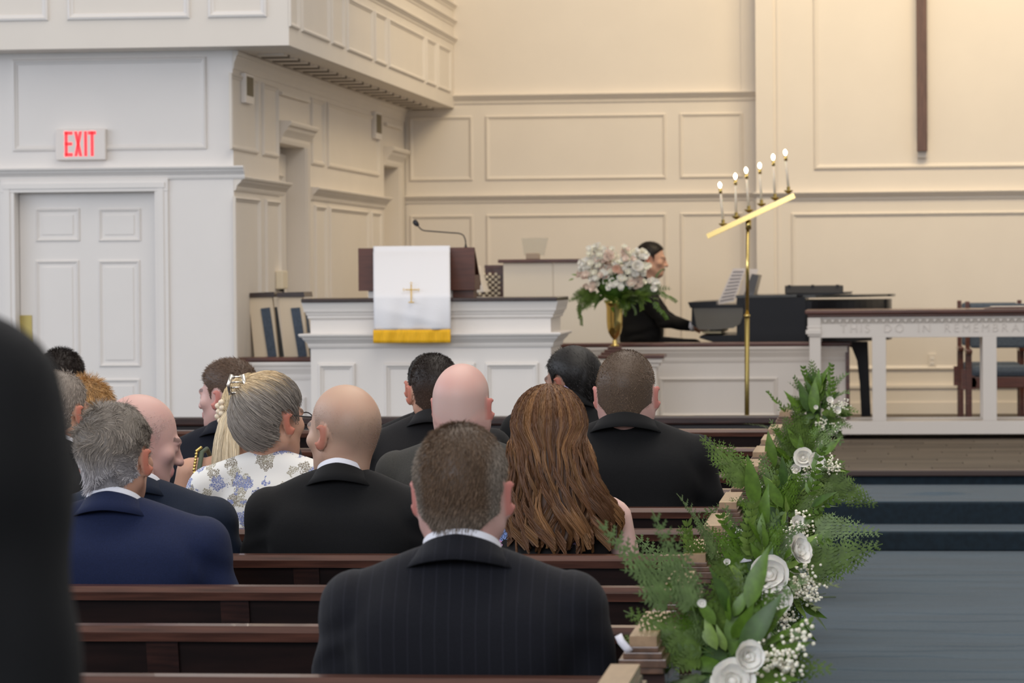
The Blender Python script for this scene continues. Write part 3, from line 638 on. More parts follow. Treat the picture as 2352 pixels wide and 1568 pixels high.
mb.build('slanted_arm', mat('arm_brass', (.60, .44, .17), .14, metal=1.0), cb)
FL = mat('flame_glow', (1.0, .82, .55), .5, emit=14); CWX = mat('candle_wax', (.80, .72, .58), .35, sss=.3)
for i, ((bx_, by_), (tx_, ty_)) in enumerate((((1661, 514), (1654, 430)), ((1691, 497), (1689, 410)), ((1720, 482), (1714, 396)), ((1749, 468), (1745, 385)), ((1780, 454), (1776, 366)), ((1811, 438), (1804, 355)))):
    B0, T0 = cp(bx_, by_), cp(tx_, ty_)
    cn = link('candle', None, cb); cn.location = B0; T = T0-B0
    MB().tube([(0, 0, .01), tuple(T*.88)], .0085, 12).build('wax_tube', CWX, cn)
    MB().tube([tuple(T*.83), tuple(T*.97)], .0115, 12).build('brass_follower', BRASS, cn)
    MB().lathe([(.004, -.02), (.012, -.016), (.028, -.004), (.032, .002), (.030, .004), (.012, .001), (.012, .028), (.009, .028)], n=16).build('drip_pan', DBRASS, cn)
    MB().tube([tuple(T*.98), tuple(T*1.04), tuple(T*1.09), tuple(T*1.14)], [.004, .012, .012, .003], 10).build('flame', FL, cn)

# ================================================================= flower pedestal and brass vase
YV = 23.6
pe_ = at(1449, 815, YV); hwp = (xpx(1526, YV)-xpx(1374, YV))/2
pd_ = thing('flower_pedestal', 'square white pedestal with dark wood top carrying the brass vase', 'pedestal', (pe_[0], YV, ZP)); zp_ = pe_[2]-ZP
MB().box(-hwp, hwp, -.02, 2*hwp*.7, zp_-.025, zp_, .005).build('top_board', REDW, pd_)
MB().box(-hwp+.06, hwp-.06, .04, 2*hwp*.7-.06, 0, zp_-.02).build('shaft', WHITE, pd_)
MB().box(-hwp+.015, hwp-.015, -.0, 2*hwp*.7-.02, zp_-.055, zp_-.025).box(-hwp+.04, hwp-.04, .02, 2*hwp*.7-.04, zp_-.085, zp_-.055).build('cap_moulding', WHITE, pd_)
xv = xpx(1411, YV+.15)-pe_[0]
mb = MB()
for i, wv in enumerate((.085, .065, .048)): mb.box(xv-wv, xv+wv, .15-wv, .15+wv, zp_+i*.022, zp_+(i+1)*.022-.002, .003)
sb = thing('vase_stand', 'small stepped dark wood stand beneath the brass vase', 'stand', (pe_[0]+xv, YV+.15, pe_[2]))
mb.bm.free(); mb = MB()
for i, wv in enumerate((.095, .072, .05)): mb.box(-wv, wv, -wv, wv, i*.020, (i+1)*.020-.001, .003)
mb.build('step', REDW, sb)
vz = at(1411, 803, YV+.15)[2]; vt = at(1411, 690, YV+.15)[2]; hv = vt-vz-.0
va = thing('brass_vase', 'tall polished brass trumpet vase holding white and blush flowers', 'vase', (pe_[0]+xv, YV+.15, pe_[2]+.06)); hv = vt-va.location.z
prof_ = [(.030, 0), (.032, .008), (.014, .02), (.020, .035), (.012, .045), (.012, .05), (.03, .07), (.046, .10), (.056, .14), (.0595, .19), (.060, hv*.84), (.066, hv*.93), (.080, hv), (.076, hv), (.055, hv*.85), (.045, .2)]
MB().lathe(prof_, n=32).build('vase_body', BRASS, va)
# ================================================================= pews
XR, XL = -.395, -5.3
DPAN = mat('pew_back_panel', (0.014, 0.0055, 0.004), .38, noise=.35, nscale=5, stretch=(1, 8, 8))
def pew_parts():
    P_ = {}
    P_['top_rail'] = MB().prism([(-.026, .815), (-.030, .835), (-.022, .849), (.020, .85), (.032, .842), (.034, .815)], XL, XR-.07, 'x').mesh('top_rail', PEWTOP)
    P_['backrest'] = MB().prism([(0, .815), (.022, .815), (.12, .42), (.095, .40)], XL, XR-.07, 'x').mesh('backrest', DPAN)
    P_['lower_rail'] = MB().prism([(.085, .36), (.125, .36), (.115, .46), (.078, .46)], XL, XR-.07, 'x').mesh('lower_rail', DARKW)
    P_['seat'] = MB().prism([(.10, .425), (.52, .455), (.54, .445), (.54, .42), (.10, .395)], XL, XR-.07, 'x').mesh('seat', DARKW)
    P_['seat_pad'] = MB().prism([(.11, .45), (.51, .478), (.53, .465), (.52, .456), (.11, .43)], XL, XR-.08, 'x').mesh('seat_pad', BLUEC)
    P_['stile'] = MB().prism([(-.010, .815), (.022, .815), (.12, .42), (.083, .40)], -.035, .035, 'x').mesh('stile', DARKW)
    # end panel: profile leaning with scrolled seat part
    P_['end_panel'] = MB().prism([(-.01, .885), (.40, .885), (.44, .80), (.46, .60), (.54, .50), (.56, .40), (.54, .10), (.56, 0), (.0, 0), (-.0, .3)], XR-.07, XR, 'x').mesh('end_panel', DARKW)
    mb = MB(); L0, L1 = -.02, .43
    P_['end_cap'] = MB().prism([(L0, .909), (L1, .909), (L1, .929), (L0, .929)], XR-.065, XR-.014, 'x').mesh('end_cap', CAPW)
    for i, (d, z0, z1) in enumerate(((.004, .900, .910), (.011, .888, .900), (.019, .872, .888), (.013, .860, .872))):
        mb.box(XR-.065-d, XR-.014+d, L0-d, L1+d, z0, z1, .002)
    P_['cap_moulding'] = mb.mesh('cap_moulding', CAPD)
    return P_
PP = pew_parts()
STX = (-.60-.9, -3.05, -4.35)
ROWS = [-1, 0, 1, 2, 3, 4, 5, 6, 7, 8, 9, 11]
def RY(k): return {12: 16.5, 11: 15.62}.get(k, 6.08+.878*k)
ORD = {-1: 'nearest pew, only its end cap at the bottom edge', 0: 'dark wood pew behind the man with brown and grey hair, second nearest', 1: 'dark wood pew just in front of the near man with brown and grey hair',
 2: 'dark wood pew behind the man in the bright navy suit', 3: 'dark wood pew behind the bald man in black and the long-haired woman', 4: 'dark wood pew behind the woman in the white floral blouse',
 5: 'dark wood pew behind the broad man with cropped hair on the right', 6: 'dark wood pew, sixth one back from the front row', 7: 'dark wood pew, fifth one back from the front row',
 8: 'dark wood pew, fourth one back from the front row', 9: 'dark wood pew, third one back from the front', 11: 'foremost dark wood pew beside the topmost flowers'}
for k in ROWS:
    p = thing('church_pew', ORD[k], 'pew', (0, RY(k), 0), 0, 'rows of dark wooden pews')
    for nme in ('end_panel', 'end_cap', 'cap_moulding', 'top_rail', 'backrest', 'lower_rail', 'seat'): link(nme, PP[nme], p)
    link('seat_pad', PP['seat_pad'], p, label='blue padded seat')
    link('end_panel', PP['end_panel'], p, loc=(XL-XR+.07, 0, 0))
    for x in (-1.55, -3.0, -4.2): link('stile', PP['stile'], p, loc=(x+.11*math.sin(k*3.1), 0, 0))
fs = thing('front_screen', 'low dark wooden screen in front of the foremost pew', 'screen', (0, 16.5, 0))
MB().box(XL, XR-.07, -.035, .06, .83, .875, .01).build('top_rail', DARKW, fs)
MB().box(XL, XR-.07, 0, .03, .06, .83).build('panel', DPAN, fs)
MB().box(XR-.07, XR, -.04, .10, 0, .89, .006).build('end_post', DARKW, fs)
# ================================================================= signed-distance modelling of bodies and clothes
class Sdf:
    """smooth union of solids sampled on a grid, turned into one continuous surface"""
    def __init__(s): s.ops = []
    def add(s, kind, *a, k=.02, op='+'): s.ops.append((kind, a, k, op)); return s
    def ell(s, c, r, k=.02, op='+', rot=None): return s.add('e', c, r, rot, k=k, op=op)
    def cone(s, a, b, ra, rb, k=.02, op='+'): return s.add('c', a, b, ra, rb, k=k, op=op)
    def box(s, c, h, r, k=.02, op='+', rot=None): return s.add('b', c, h, r, rot, k=k, op=op)
    def plane(s, p, n, k=.0, op='-'): return s.add('p', p, n, k=k, op=op)
    def dist(s, P):
        d = None
        for kind, a, k, op in s.ops:
            if kind == 'e':
                c, r, rot = a; q = P-np.array(c, np.float32)
                if rot is not None: q = q@np.array(Euler(rot).to_matrix(), np.float32)
                r = np.array(r, np.float32); k0 = np.linalg.norm(q/r, axis=1)+1e-9; k1 = np.linalg.norm(q/(r*r), axis=1)+1e-9; e = k0*(k0-1)/k1
            elif kind == 'c':
                A, B = np.array(a[0], np.float32), np.array(a[1], np.float32); ba = B-A; q = P-A
                t = np.clip(q@ba/max(1e-9, ba@ba), 0, 1); e = np.linalg.norm(q-t[:, None]*ba, axis=1)-(a[2]+(a[3]-a[2])*t)
            elif kind == 'b':
                c, h, r, rot = a; q = P-np.array(c, np.float32)
                if rot is not None: q = q@np.array(Euler(rot).to_matrix(), np.float32)
                q = np.abs(q)-(np.array(h, np.float32)-r); e = np.linalg.norm(np.maximum(q, 0), axis=1)+np.minimum(q.max(axis=1), 0)-r
            else: e = (P-np.array(a[0], np.float32))@np.array(a[1], np.float32)      # negative on the kept-out side
            if d is None: d = e; continue
            if op == '+': hh = np.clip(.5+.5*(d-e)/k, 0, 1); d = d*(1-hh)+e*hh-k*hh*(1-hh)
            else:
                e = -e
                if k: hh = np.clip(.5-.5*(d-e)/k, 0, 1); d = d*(1-hh)+e*hh+k*hh*(1-hh)
                else: d = np.maximum(d, e)
        return d
    def surf(s, lo, hi, step, post=None):
        lo = np.array(lo, float); n = np.maximum(2, np.ceil((np.array(hi)-lo)/step).astype(int)+1)
        gx, gy, gz = [lo[i]+np.arange(n[i])*step for i in range(3)]
        G = np.stack(np.meshgrid(gx, gy, gz, indexing='ij'), -1).reshape(-1, 3).astype(np.float32)
        d = s.dist(G)
        if post is not None: d = post(G, d)
        return nets(d.reshape(n), lo, step)
def nets(D, lo, step):
    ins = D < 0; nx, ny, nz = D.shape; c = (nx-1, ny-1, nz-1); acc = np.zeros(c+(3,)); cnt = np.zeros(c)
    def sl(o): return tuple(slice(o[i], o[i]+c[i]) for i in range(3))
    cor = [(i, j, k) for i in (0, 1) for j in (0, 1) for k in (0, 1)]
    for a in cor:
        for ax in range(3):
            if a[ax]: continue
            b = list(a); b[ax] = 1; da, db = D[sl(a)], D[sl(tuple(b))]; m = (da < 0) != (db < 0)
            den = np.where(m, da-db, 1); t = np.where(m, da/den, 0)
            for q in range(3): acc[..., q] += np.where(m, a[q]+(t if q == ax else 0), 0)
            cnt += m
    act = cnt > 0; idx = -np.ones(c, np.int64); idx[act] = np.arange(act.sum())
    I = np.argwhere(act); V = (acc[act]/cnt[act][:, None]+I)*step+lo; F_ = []
    for ax in range(3):
        o1, o2 = [(1, 2), (2, 0), (0, 1)][ax]
        s0 = [slice(0, None)]*3; A = [slice(0, D.shape[i]) for i in range(3)]
        a = list(A); b = list(A); a[ax] = slice(0, -1); b[ax] = slice(1, None)
        m = ins[tuple(a)] != ins[tuple(b)]; P = np.argwhere(m)
        P = P[(P[:, o1] > 0) & (P[:, o2] > 0) & (P[:, o1] < c[o1]) & (P[:, o2] < c[o2])]
        if not len(P): continue
        fl_ = ins[tuple(a)][tuple(P.T)]
        def g(d1, d2):
            q = P.copy(); q[:, o1] -= d1; q[:, o2] -= d2; return idx[tuple(q.T)]
        q = np.stack([g(1, 1), g(0, 1), g(0, 0), g(1, 0)], 1); q[~fl_] = q[~fl_][:, ::-1]; F_.append(q)
    F_ = np.concatenate(F_); F_ = F_[(F_ >= 0).all(1)]
    q0, q1, q2 = V[F_[:, 0]], V[F_[:, 1]], V[F_[:, 2]]
    if (q0*np.cross(q1, q2)).sum() < 0: F_ = F_[:, ::-1].copy()
    # one light smoothing pass
    nb = np.zeros_like(V); c2 = np.zeros(len(V))
    for i in range(4):
        np.add.at(nb, F_[:, i], V[F_[:, (i+1) % 4]]); np.add.at(c2, F_[:, i], 1)
    V = V*.45+.55*nb/np.maximum(c2, 1)[:, None]
    return V, F_
def vnormals(V, F_):
    n = np.cross(V[F_[:, 2]]-V[F_[:, 0]], V[F_[:, 3]]-V[F_[:, 1]]); N = np.zeros_like(V)
    for i in range(4): np.add.at(N, F_[:, i], n)
    return N/np.maximum(1e-12, np.linalg.norm(N, axis=1))[:, None]

# ---------------------------------------------------------------- heads (metres; skull centre at origin, face towards +y)
def head_sdf(kind='man', fat=0.0, folds=False, neckr=.058):
    s = Sdf(); g = kind == 'woman'; f = fat
    s.ell((0, -.014, .034), (.0765+f*.3, .097, .087))
    s.ell((0, -.045, .010), (.070+f*.4, .060, .070), k=.03)
    s.ell((0, .033, -.030), (.060+f*.7, .064, .084), k=.03)
    s.ell((0, .056, -.090), (.030+f, .030, .026), k=.03)
    for q in (-1, 1):
        s.cone((q*(.052+f), -.008, -.058), (q*.012, .070, -.100), .020+f*.6, .015, k=.03)
        s.cone((q*.034, .086, .016), (q*.016, .092, .016), .011, .011, k=.016)
        s.ell((q*.046, .062, -.022), (.020, .018, .018), k=.02)
        s.ell((q*.031, .101, -.004), (.016, .013, .011), k=.014, op='-')
        s.ell((q*.031, .0815, -.004), (.0125, .0125, .0125), k=.003)
    s.cone((0, .094, .006), (0, .115, -.034), .0075, .0115, k=.012)
    for q in (-1, 1): s.ell((q*.011, .105, -.036), (.009, .010, .008), k=.008)
    s.cone((-.016, .094, -.060), (.016, .094, -.060), .007, .007, k=.008); s.cone((-.014, .093, -.071), (.014, .093, -.071), .008, .008, k=.008)
    s.box((0, .106, -.0655), (.022, .006, .0012), .001, k=.003, op='-')
    nr = (.048 if g else neckr)+f
    s.cone((0, -.028, -.045), (0, -.010, -.18), nr, nr-.014, k=.03)
    s.cone((0, .03, -.095), (0, .0, -.18), .034+f, .038+f, k=.03)
    for q in (-1, 1):                                    # ears: shell, hollow, lobe
        s.ell((q*.0885, -.016, -.012), (.0062, .0195, .035), k=.007, rot=(0.12, q*.14, q*-.62))
        s.ell((q*.0820, -.006, -.036), (.007, .010, .012), k=.008)
        s.ell((q*.0960, -.008, -.008), (.006, .011, .019), k=.005, op='-', rot=(0.12, 0, q*-.62))
    if folds:
        for z_, y_ in ((-.062, -.089), (-.088, -.086)): s.cone((-.05, y_+.022, z_+.006), (0, y_+.002, z_), .006, .006, k=.018, op='-').cone((0, y_+.002, z_), (.05, y_+.022, z_+.004), .006, .006, k=.018, op='-')
    return s
HEADS = {}
def head_mesh(key, **kw):
    if key not in HEADS: HEADS[key] = head_sdf(**kw).surf((-.115, -.15, -.215), (.115, .14, .135), .0045)
    return HEADS[key]
# ---------------------------------------------------------------- masks in head space
def sstep(a, b, x): t = np.clip((x-a)/(b-a), 0, 1); return t*t*(3-2*t)
def scalp(P, nape=-.072, soft=.012, front=0.02):
    x, y, z = P[:, 0], P[:, 1], P[:, 2]; ax = np.abs(x)
    back = sstep(0, soft, z-(nape+np.maximum(0, ax-.035)*.9))
    side = sstep(0, soft, z-(-.030+np.maximum(0, y+.01)*.5))
    m = np.where(y < -.032, back, np.where(y < -.010, np.minimum(back, sstep(0, soft, z+.002)), side))
    fr = sstep(0, soft, z-(front+np.maximum(0, y-.026)*.95-ax*.12*0)); m = np.where(y > .026, np.minimum(m, fr), m)
    ear = np.sqrt(((y+.012)/.029)**2+((z+.012)/.040)**2); m = np.where((ax > .058) & (ear < 1.0), 0, m)
    m = np.where((ax > .0800) & (z < .022), 0, m)
    return m
def hsh(n, seed): return np.random.RandomState(seed).rand(n)
def strands(P, D, L, w0, nseg, droop, col, rs, wave=0.0, curl=None, back=None):
    """ribbon strands: roots P, directions D, lengths L -> V, F, colours"""
    n = len(P); pts = [P]; d = D.copy(); ph = rs.rand(n)*6.28
    side = np.cross(d, np.array([0, 0, 1.])+rs.randn(n, 3)*.3); side /= np.linalg.norm(side, axis=1)[:, None]+1e-9
    for i in range(nseg):
        d = d+np.array(droop)[None]*(1.0/nseg)*(1+.3*rs.randn(n, 1))
        if wave: d = d+side*(wave*np.sin(ph+i*1.7))[:, None]
        d /= np.linalg.norm(d, axis=1)[:, None]+1e-9
        pts.append(pts[-1]+d*(L/nseg)[:, None])
    return ribbons(np.stack(pts, 1), w0, col, rs)
def ribbons(PT, w0, col, rs, tip=.25):
    """PT (n, m, 3) polylines"""
    n, m, _ = PT.shape; T = np.gradient(PT, axis=1); ax = np.array([.2, -1, .25])+rs.randn(n, 1, 3)*.55
    sd = np.cross(T, np.broadcast_to(ax, T.shape)); sd /= np.linalg.norm(sd, axis=2)[..., None]+1e-9
    w = (w0*np.linspace(1, tip, m))[None, :, None]*(0.7+.6*rs.rand(n, 1, 1))*.5
    V = np.stack([PT-sd*w, PT+sd*w], 2).reshape(-1, 3); b = (np.arange(n)*m*2)[:, None]+(np.arange(m-1)*2)[None]
    b = b.ravel(); Fq = np.stack([b, b+1, b+3, b+2], 1); C = np.repeat(np.asarray(col), m*2, axis=0) if len(col) == n else col
    return V, Fq, C
def joinm(parts):
    V, F_, C, o = [], [], [], 0
    for v, f, c in parts:
        V.append(v); F_.append(f+o); c = np.asarray(c, float); C.append(np.broadcast_to(c, (len(v), 3)) if c.ndim == 1 else c); o += len(v)
    return np.concatenate(V), np.concatenate(F_), np.concatenate(C)
HAIRM = attr_mat('hair_fibre', .48, .35); HAIRS = attr_mat('hair_fibre_glossy', .45, .32)
SKINM = attr_mat('skin', .46, .38, sss=.12, bump=.12, bscale=900)
def ellscalp(dirs, off):                     # point on the skull ellipsoid in a direction
    r = np.array([.0765, .097, .087])+off[:, None] if np.ndim(off) else np.array([.0765, .097, .087])+off
    c = np.array([0, -.014, .034]); k_ = 1/np.linalg.norm(dirs/r, axis=1); return c+dirs*k_[:, None]
def hair_short(hm, n, L, base, var, seed, nape=-.072, lift=.5, field=0.0, ffreq=55., comb=(0, -.6, -.5), thick=.004, w=.0016, wave=0., mask=None, colf=None, nseg=3, droop=(0, 0, -.5), front=.02, Lf=None, swirl=0.0):
    V, F_ = hm; N = vnormals(V, F_); rs = np.random.RandomState(seed); m = scalp(V, nape, front=front)
    if mask is not None: m = m*mask(V)
    # under-shell: the scalp faces lifted by the thickness of the hair
    fm = m[F_].min(1) > .02; used = np.unique(F_[fm]); mp_ = -np.ones(len(V), int); mp_[used] = np.arange(len(used))
    lf = Lf(V) if Lf is not None else .30+.70*np.maximum(sstep(-.02, .07, V[:, 2]), sstep(.055, .03, np.abs(V[:, 0])))
    SV = V[used]+N[used]*(thick*m[used]*lf[used])[:, None]-N[used]*.0006; SF = mp_[F_[fm]]
    base = np.array(base); cf = (lambda P: colf(P)) if colf is not None else (lambda P: np.broadcast_to(base, P.shape))
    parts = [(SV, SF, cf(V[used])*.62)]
    cand = np.where(m > .05)[0]; pk = cand[rs.randint(0, len(cand), n)]; pk = pk[rs.rand(n) < m[pk]**.6]; n = len(pk)
    P = V[pk]+rs.randn(n, 3)*.0012+N[pk]*(thick*.5*m[pk]*lf[pk])[:, None]
    cd = np.broadcast_to(np.array(comb, float), (n, 3)).copy()
    if swirl: cd += swirl*np.cross(N[pk], np.array([0, -.6, .8]))
    cd -= N[pk]*(cd*N[pk]).sum(1)[:, None]
    if field:
        kk = rs.randn(3, 3)*ffreq; ph_ = rs.rand(3)*6.28; fv = np.stack([np.sin(P@kk[i]+ph_[i])+.6*np.sin(P@kk[(i+1) % 3]*1.7+ph_[i]*2) for i in range(3)], 1); fv -= N[pk]*(fv*N[pk]).sum(1)[:, None]; cd = cd+field*fv
    D = N[pk]*lift+cd+rs.randn(n, 3)*.12; D /= np.linalg.norm(D, axis=1)[:, None]
    col = cf(P)*(1+var*rs.randn(n, 1)*.6)*(.8+.4*hsh(40, seed)[(np.abs(P[:, 0]*130+P[:, 2]*90).astype(int)) % 40])[:, None]
    parts.append(strands(P, D, L*lf[pk]*(.6+.5*rs.rand(n))*(.35+.65*m[pk]), w, nseg, droop, np.clip(col, 0, 1), rs, wave))
    return joinm(parts)
# ---------------------------------------------------------------- bodies
SEAT = .45
def body_sdf(w=1.0, arms=None, lean=0.0, bulk=1.0):
    s = Sdf(); s.ell((0, 0, .56), (.165*w, .12*bulk, .12)); s.ell((0, .0, .72), (.145*w*bulk, .11*bulk, .2), k=.05)
    s.ell((0, .0, .90), (.150*w, .085*bulk, .17), k=.05); s.cone((-.155*w, -.015, .99), (.155*w, -.015, .99), .04, .04, k=.04)
    s.cone((0, -.015, 1.0), (0, -.005, 1.12), .052, .048, k=.03)
    for q, (sh, el, wr) in zip((-1, 1), arms):
        s.cone(sh, el, .042, .037, k=.03); s.cone(el, wr, .038, .026, k=.012)
        s.cone((q*.09, .0, .54), (q*.13, .42, .52), .078, .055, k=.03); s.cone((q*.13, .42, .52), (q*.12, .44, .11), .050, .034, k=.02)
        s.cone((q*.12, .42, .05), (q*.13, .58, .035), .034, .028, k=.02)
    return s
def arms_default(w=1.0, spread=.0):
    return [((q*.185*w, -.015, .99), (q*(.245+spread)*w, .02, .71), (q*.075, .27, .635)) for q in (-1, 1)]
HANDC = {}
def hand_geo():
    """right hand, wrist at the origin, fingers along +y, palm down, thumb towards -x"""
    if 'h' in HANDC: return HANDC['h']
    s = Sdf(); s.box((0, .045, 0), (.036, .045, .013), .012, k=.01); s.cone((0, -.03, .002), (0, .01, 0), .024, .026, k=.02)
    for x, l, y0 in ((-.027, .070, .088), (-.009, .078, .092), (.010, .072, .090), (.027, .056, .082)):
        s.cone((x, y0-.01, .002), (x*1.12, y0+l*.42, .004), .0092, .0085, k=.006); s.cone((x*1.12, y0+l*.42, .004), (x*1.15, y0+l*.85, -.014), .0083, .0068, k=.003)
        s.cone((x*1.15, y0+l*.80, -.012), (x*1.15, y0+l, -.028), .007, .006, k=.003)
    s.cone((-.028, .02, -.004), (-.052, .055, -.010), .0125, .011, k=.01); s.cone((-.052, .055, -.010), (-.055, .088, -.016), .0105, .008, k=.004)
    HANDC['h'] = s.surf((-.085, -.06, -.05), (.06, .19, .03), .0042); return HANDC['h']
def jacket_sdf(w=1.0, arms=None, bulk=1.0, slope=0.026, sleeve=1.0):
    s = Sdf(); s.box((0, .0, .60), (.205*w, .150*bulk, .17), .10); s.box((0, .002, .80), (.190*w*(.6+.4*bulk), .125*bulk, .24), .105, k=.07)
    s.box((0, -.012, .930-slope*.6), (.218*w, .102*bulk, .085), .080, k=.06); s.ell((0, -.026, 1.035), (.105, .078, .052), k=.05)
    for q, (sh, el, wr) in zip((-1, 1), arms):
        s.cone((q*.035, -.030, 1.052-slope*.3), (q*.205*w, -.020, 1.008-slope), .050, .050, k=.05)
        s.ell((q*.208*w, -.018, .995-slope), (.052, .080, .066), k=.03)
        s.cone((sh[0]+q*.022, sh[1], sh[2]-.03), (el[0]+q*.012, el[1], el[2]), .064*sleeve, .056*sleeve, k=.030)
        s.cone(el, tuple(e+(v-e)*.90 for e, v in zip(el, wr)), .055*sleeve, .038*sleeve, k=.02)
    return s
def xf(V, M): return V@np.array(M.to_3x3()).T+np.array(M.translation)
def wrinkles(P, d, amp=.005, seed=0, w=1.0):
    rs = np.random.RandomState(seed); o = np.zeros(len(P))
    for i in range(7):
        k = rs.randn(3)*np.array([7, 7, 11])*(1+i*.35); o += np.sin(P@k+rs.rand()*6)/(1+i*.4)
    arm = sstep(.17, .21, np.abs(P[:, 0])/w)*sstep(1.0, .9, P[:, 2]); low = sstep(.86, .66, P[:, 2])
    fold = np.sin(P[:, 2]*62+P[:, 0]*24*np.sign(P[:, 0])+o*1.3)*arm*.8+np.sin(P[:, 2]*30+np.abs(P[:, 0])*34+o*1.6)*low*.9
    seam = np.exp(-((np.abs(P[:, 0])-.194*w-(1.0-P[:, 2])*.02)/.006)**2)*sstep(.80, .86, P[:, 2])*1.2*(P[:, 1] < .06)
    mid = np.exp(-(P[:, 0]/.004)**2)*(P[:, 1] < 0)*.35*sstep(1.06, 1.0, P[:, 2])
    return d+amp*.35*o*.5+amp*fold*.8+amp*(seam+mid)*.55
def torus_collar(r_in, ztop, h, flare, y0, ang, tilt, thick, sx=1.0, sy=1.12, n=40, edge=.0, drop=.6):
    """collar band round the back of the neck: open at the front; flares outwards downwards"""
    a = np.linspace(-math.pi/2-ang, -math.pi/2+ang, n); V = []; rows = []
    prof_ = [(0, -h*.6, -.004), (0, 0, 0), (thick*.5, .0015, 0), (thick, 0, 0), (thick+flare*.45, -h*.5, 0), (thick+flare, -h, 0), (thick+flare-.004, -h-.002, 0), (thick+flare*.4, -h*.8, 0)]
    for dr, dz, _ in prof_:
        f = np.abs(a+math.pi/2)/ang; zt_ = ztop-tilt*f**1.6
        V.append(np.stack([np.cos(a)*(r_in+dr)*sx, y0+np.sin(a)*(r_in+dr)*sy, zt_+dz*(1+drop*f*0)], 1))
    V = np.concatenate(V); m = len(prof_); Fq = []
    for j in range(m-1):
        for i in range(n-1): Fq.append((j*n+i, j*n+i+1, (j+1)*n+i+1, (j+1)*n+i))
    return V, np.array(Fq)
# ================================================================= people
def fabric(name, col, var=.10, sheen=.04, bump=.25, stripe=None):
    col = tuple(c*.72 for c in col)
    m = mat(name, col, .82, spec=.25, noise=var, nscale=260, bump=bump, bscale=900, sheen=sheen)
    if stripe:
        nt = m.node_tree; b = nt.nodes['Principled BSDF']; src = b.inputs['Base Color'].links[0].from_socket
        tc = nt.nodes.new('ShaderNodeTexCoord'); w_ = nt.nodes.new('ShaderNodeTexWave'); w_.inputs['Scale'].default_value = stripe; w_.bands_direction = 'X'
        nt.links.new(tc.outputs['Object'], w_.inputs['Vector']); r = nt.nodes.new('ShaderNodeValToRGB'); r.color_ramp.elements[0].position = .93; r.color_ramp.elements[0].color = (0, 0, 0, 1); r.color_ramp.elements[1].color = (.006, .006, .008, 1)
        nt.links.new(w_.outputs[0], r.inputs[0]); mx = nt.nodes.new('ShaderNodeMixRGB'); mx.blend_type = 'ADD'; mx.inputs[0].default_value = 1
        nt.links.new(src, mx.inputs[1]); nt.links.new(r.outputs[0], mx.inputs[2]); nt.links.new(mx.outputs[0], b.inputs['Base Color'])
    return m
SUIT = {'navy_black': fabric('suit_blue_black', (.0085, .0095, .0155), stripe=12), 'navy': fabric('suit_bright_navy', (.012, .022, .075)), 'blue': fabric('suit_mid_navy', (.009, .018, .042)),
        'charcoal': fabric('suit_charcoal', (.014, .0135, .015)), 'black': fabric('suit_black', (.0075, .0078, .009)), 'grey': fabric('suit_grey', (.058, .057, .052)), 'darkgrey': fabric('suit_dark_grey', (.022, .022, .022)),
        'ink': fabric('suit_ink_black', (.0035, .0035, .004)), 'navy2': fabric('suit_dark_navy', (.008, .011, .022)), 'shadow': fabric('suit_soft_black', (.003, .003, .0035), sheen=.05)}
SHIRT = {'white': mat('white_shirt', (.80, .81, .88), .7), 'lilac': mat('lilac_shirt', (.58, .52, .80), .7)}
TROUS = fabric('trouser_cloth', (.009, .0095, .012)); SHOE = mat('black_shoe_leather', (.008, .007, .007), .3)
def print_mat(name, ground, cols, scale, dens=.30, veg=None):
    """block-printed flowers: petals out of two voronoi layers"""
    m, nt, b = newmat(name); N, L = nt.nodes, nt.links; b.inputs['Roughness'].default_value = .8
    tc = N.new('ShaderNodeTexCoord'); cur = None
    def rgb(c): r = N.new('ShaderNodeRGB'); r.outputs[0].default_value = (*c, 1); return r.outputs[0]
    cur = rgb(ground)
    for i, c in enumerate(cols):
        mp_ = N.new('ShaderNodeMapping'); mp_.inputs['Location'].default_value = (i*3.7, i*1.9, i*2.3); mp_.inputs['Scale'].default_value = (1, .35, 1); L.new(tc.outputs['Object'], mp_.inputs[0])
        v = N.new('ShaderNodeTexVoronoi'); v.inputs['Scale'].default_value = scale; v.inputs['Randomness'].default_value = .9; L.new(mp_.outputs[0], v.inputs[0])
        f = N.new('ShaderNodeTexVoronoi'); f.inputs['Scale'].default_value = scale*10.0; f.feature = 'DISTANCE_TO_EDGE'; L.new(mp_.outputs[0], f.inputs[0])
        n = N.new('ShaderNodeTexNoise'); n.inputs['Scale'].default_value = scale*5; n.inputs['Detail'].default_value = 3; L.new(mp_.outputs[0], n.inputs['Vector'])
        a1 = N.new('ShaderNodeMath'); a1.operation = 'MULTIPLY_ADD'; a1.inputs[1].default_value = .55; L.new(n.outputs['Fac'], a1.inputs[0]); L.new(v.outputs['Distance'], a1.inputs[2])
        t1 = N.new('ShaderNodeMath'); t1.operation = 'LESS_THAN'; t1.inputs[1].default_value = dens+.27; L.new(a1.outputs[0], t1.inputs[0])
        t2 = N.new('ShaderNodeMath'); t2.operation = 'GREATER_THAN'; t2.inputs[1].default_value = .06; L.new(f.outputs['Distance'], t2.inputs[0])
        mu = N.new('ShaderNodeMath'); mu.operation = 'MULTIPLY'; L.new(t1.outputs[0], mu.inputs[0]); L.new(t2.outputs[0], mu.inputs[1])
        mx = N.new('ShaderNodeMixRGB'); L.new(mu.outputs[0], mx.inputs[0]); L.new(cur, mx.inputs[1]); mx.inputs[2].default_value = (*c, 1); cur = mx.outputs[0]
    L.new(cur, b.inputs['Base Color']); return m
FLW = print_mat('white_floral_print', (.80, .79, .76), [(.36, .33, .25), (.15, .18, .33), (.25, .22, .17), (.20, .24, .46)], 15, .31)
FLB = print_mat('black_floral_print', (.012, .011, .012), [(.30, .42, .80), (.55, .42, .68), (.62, .30, .55)], 11, .25)
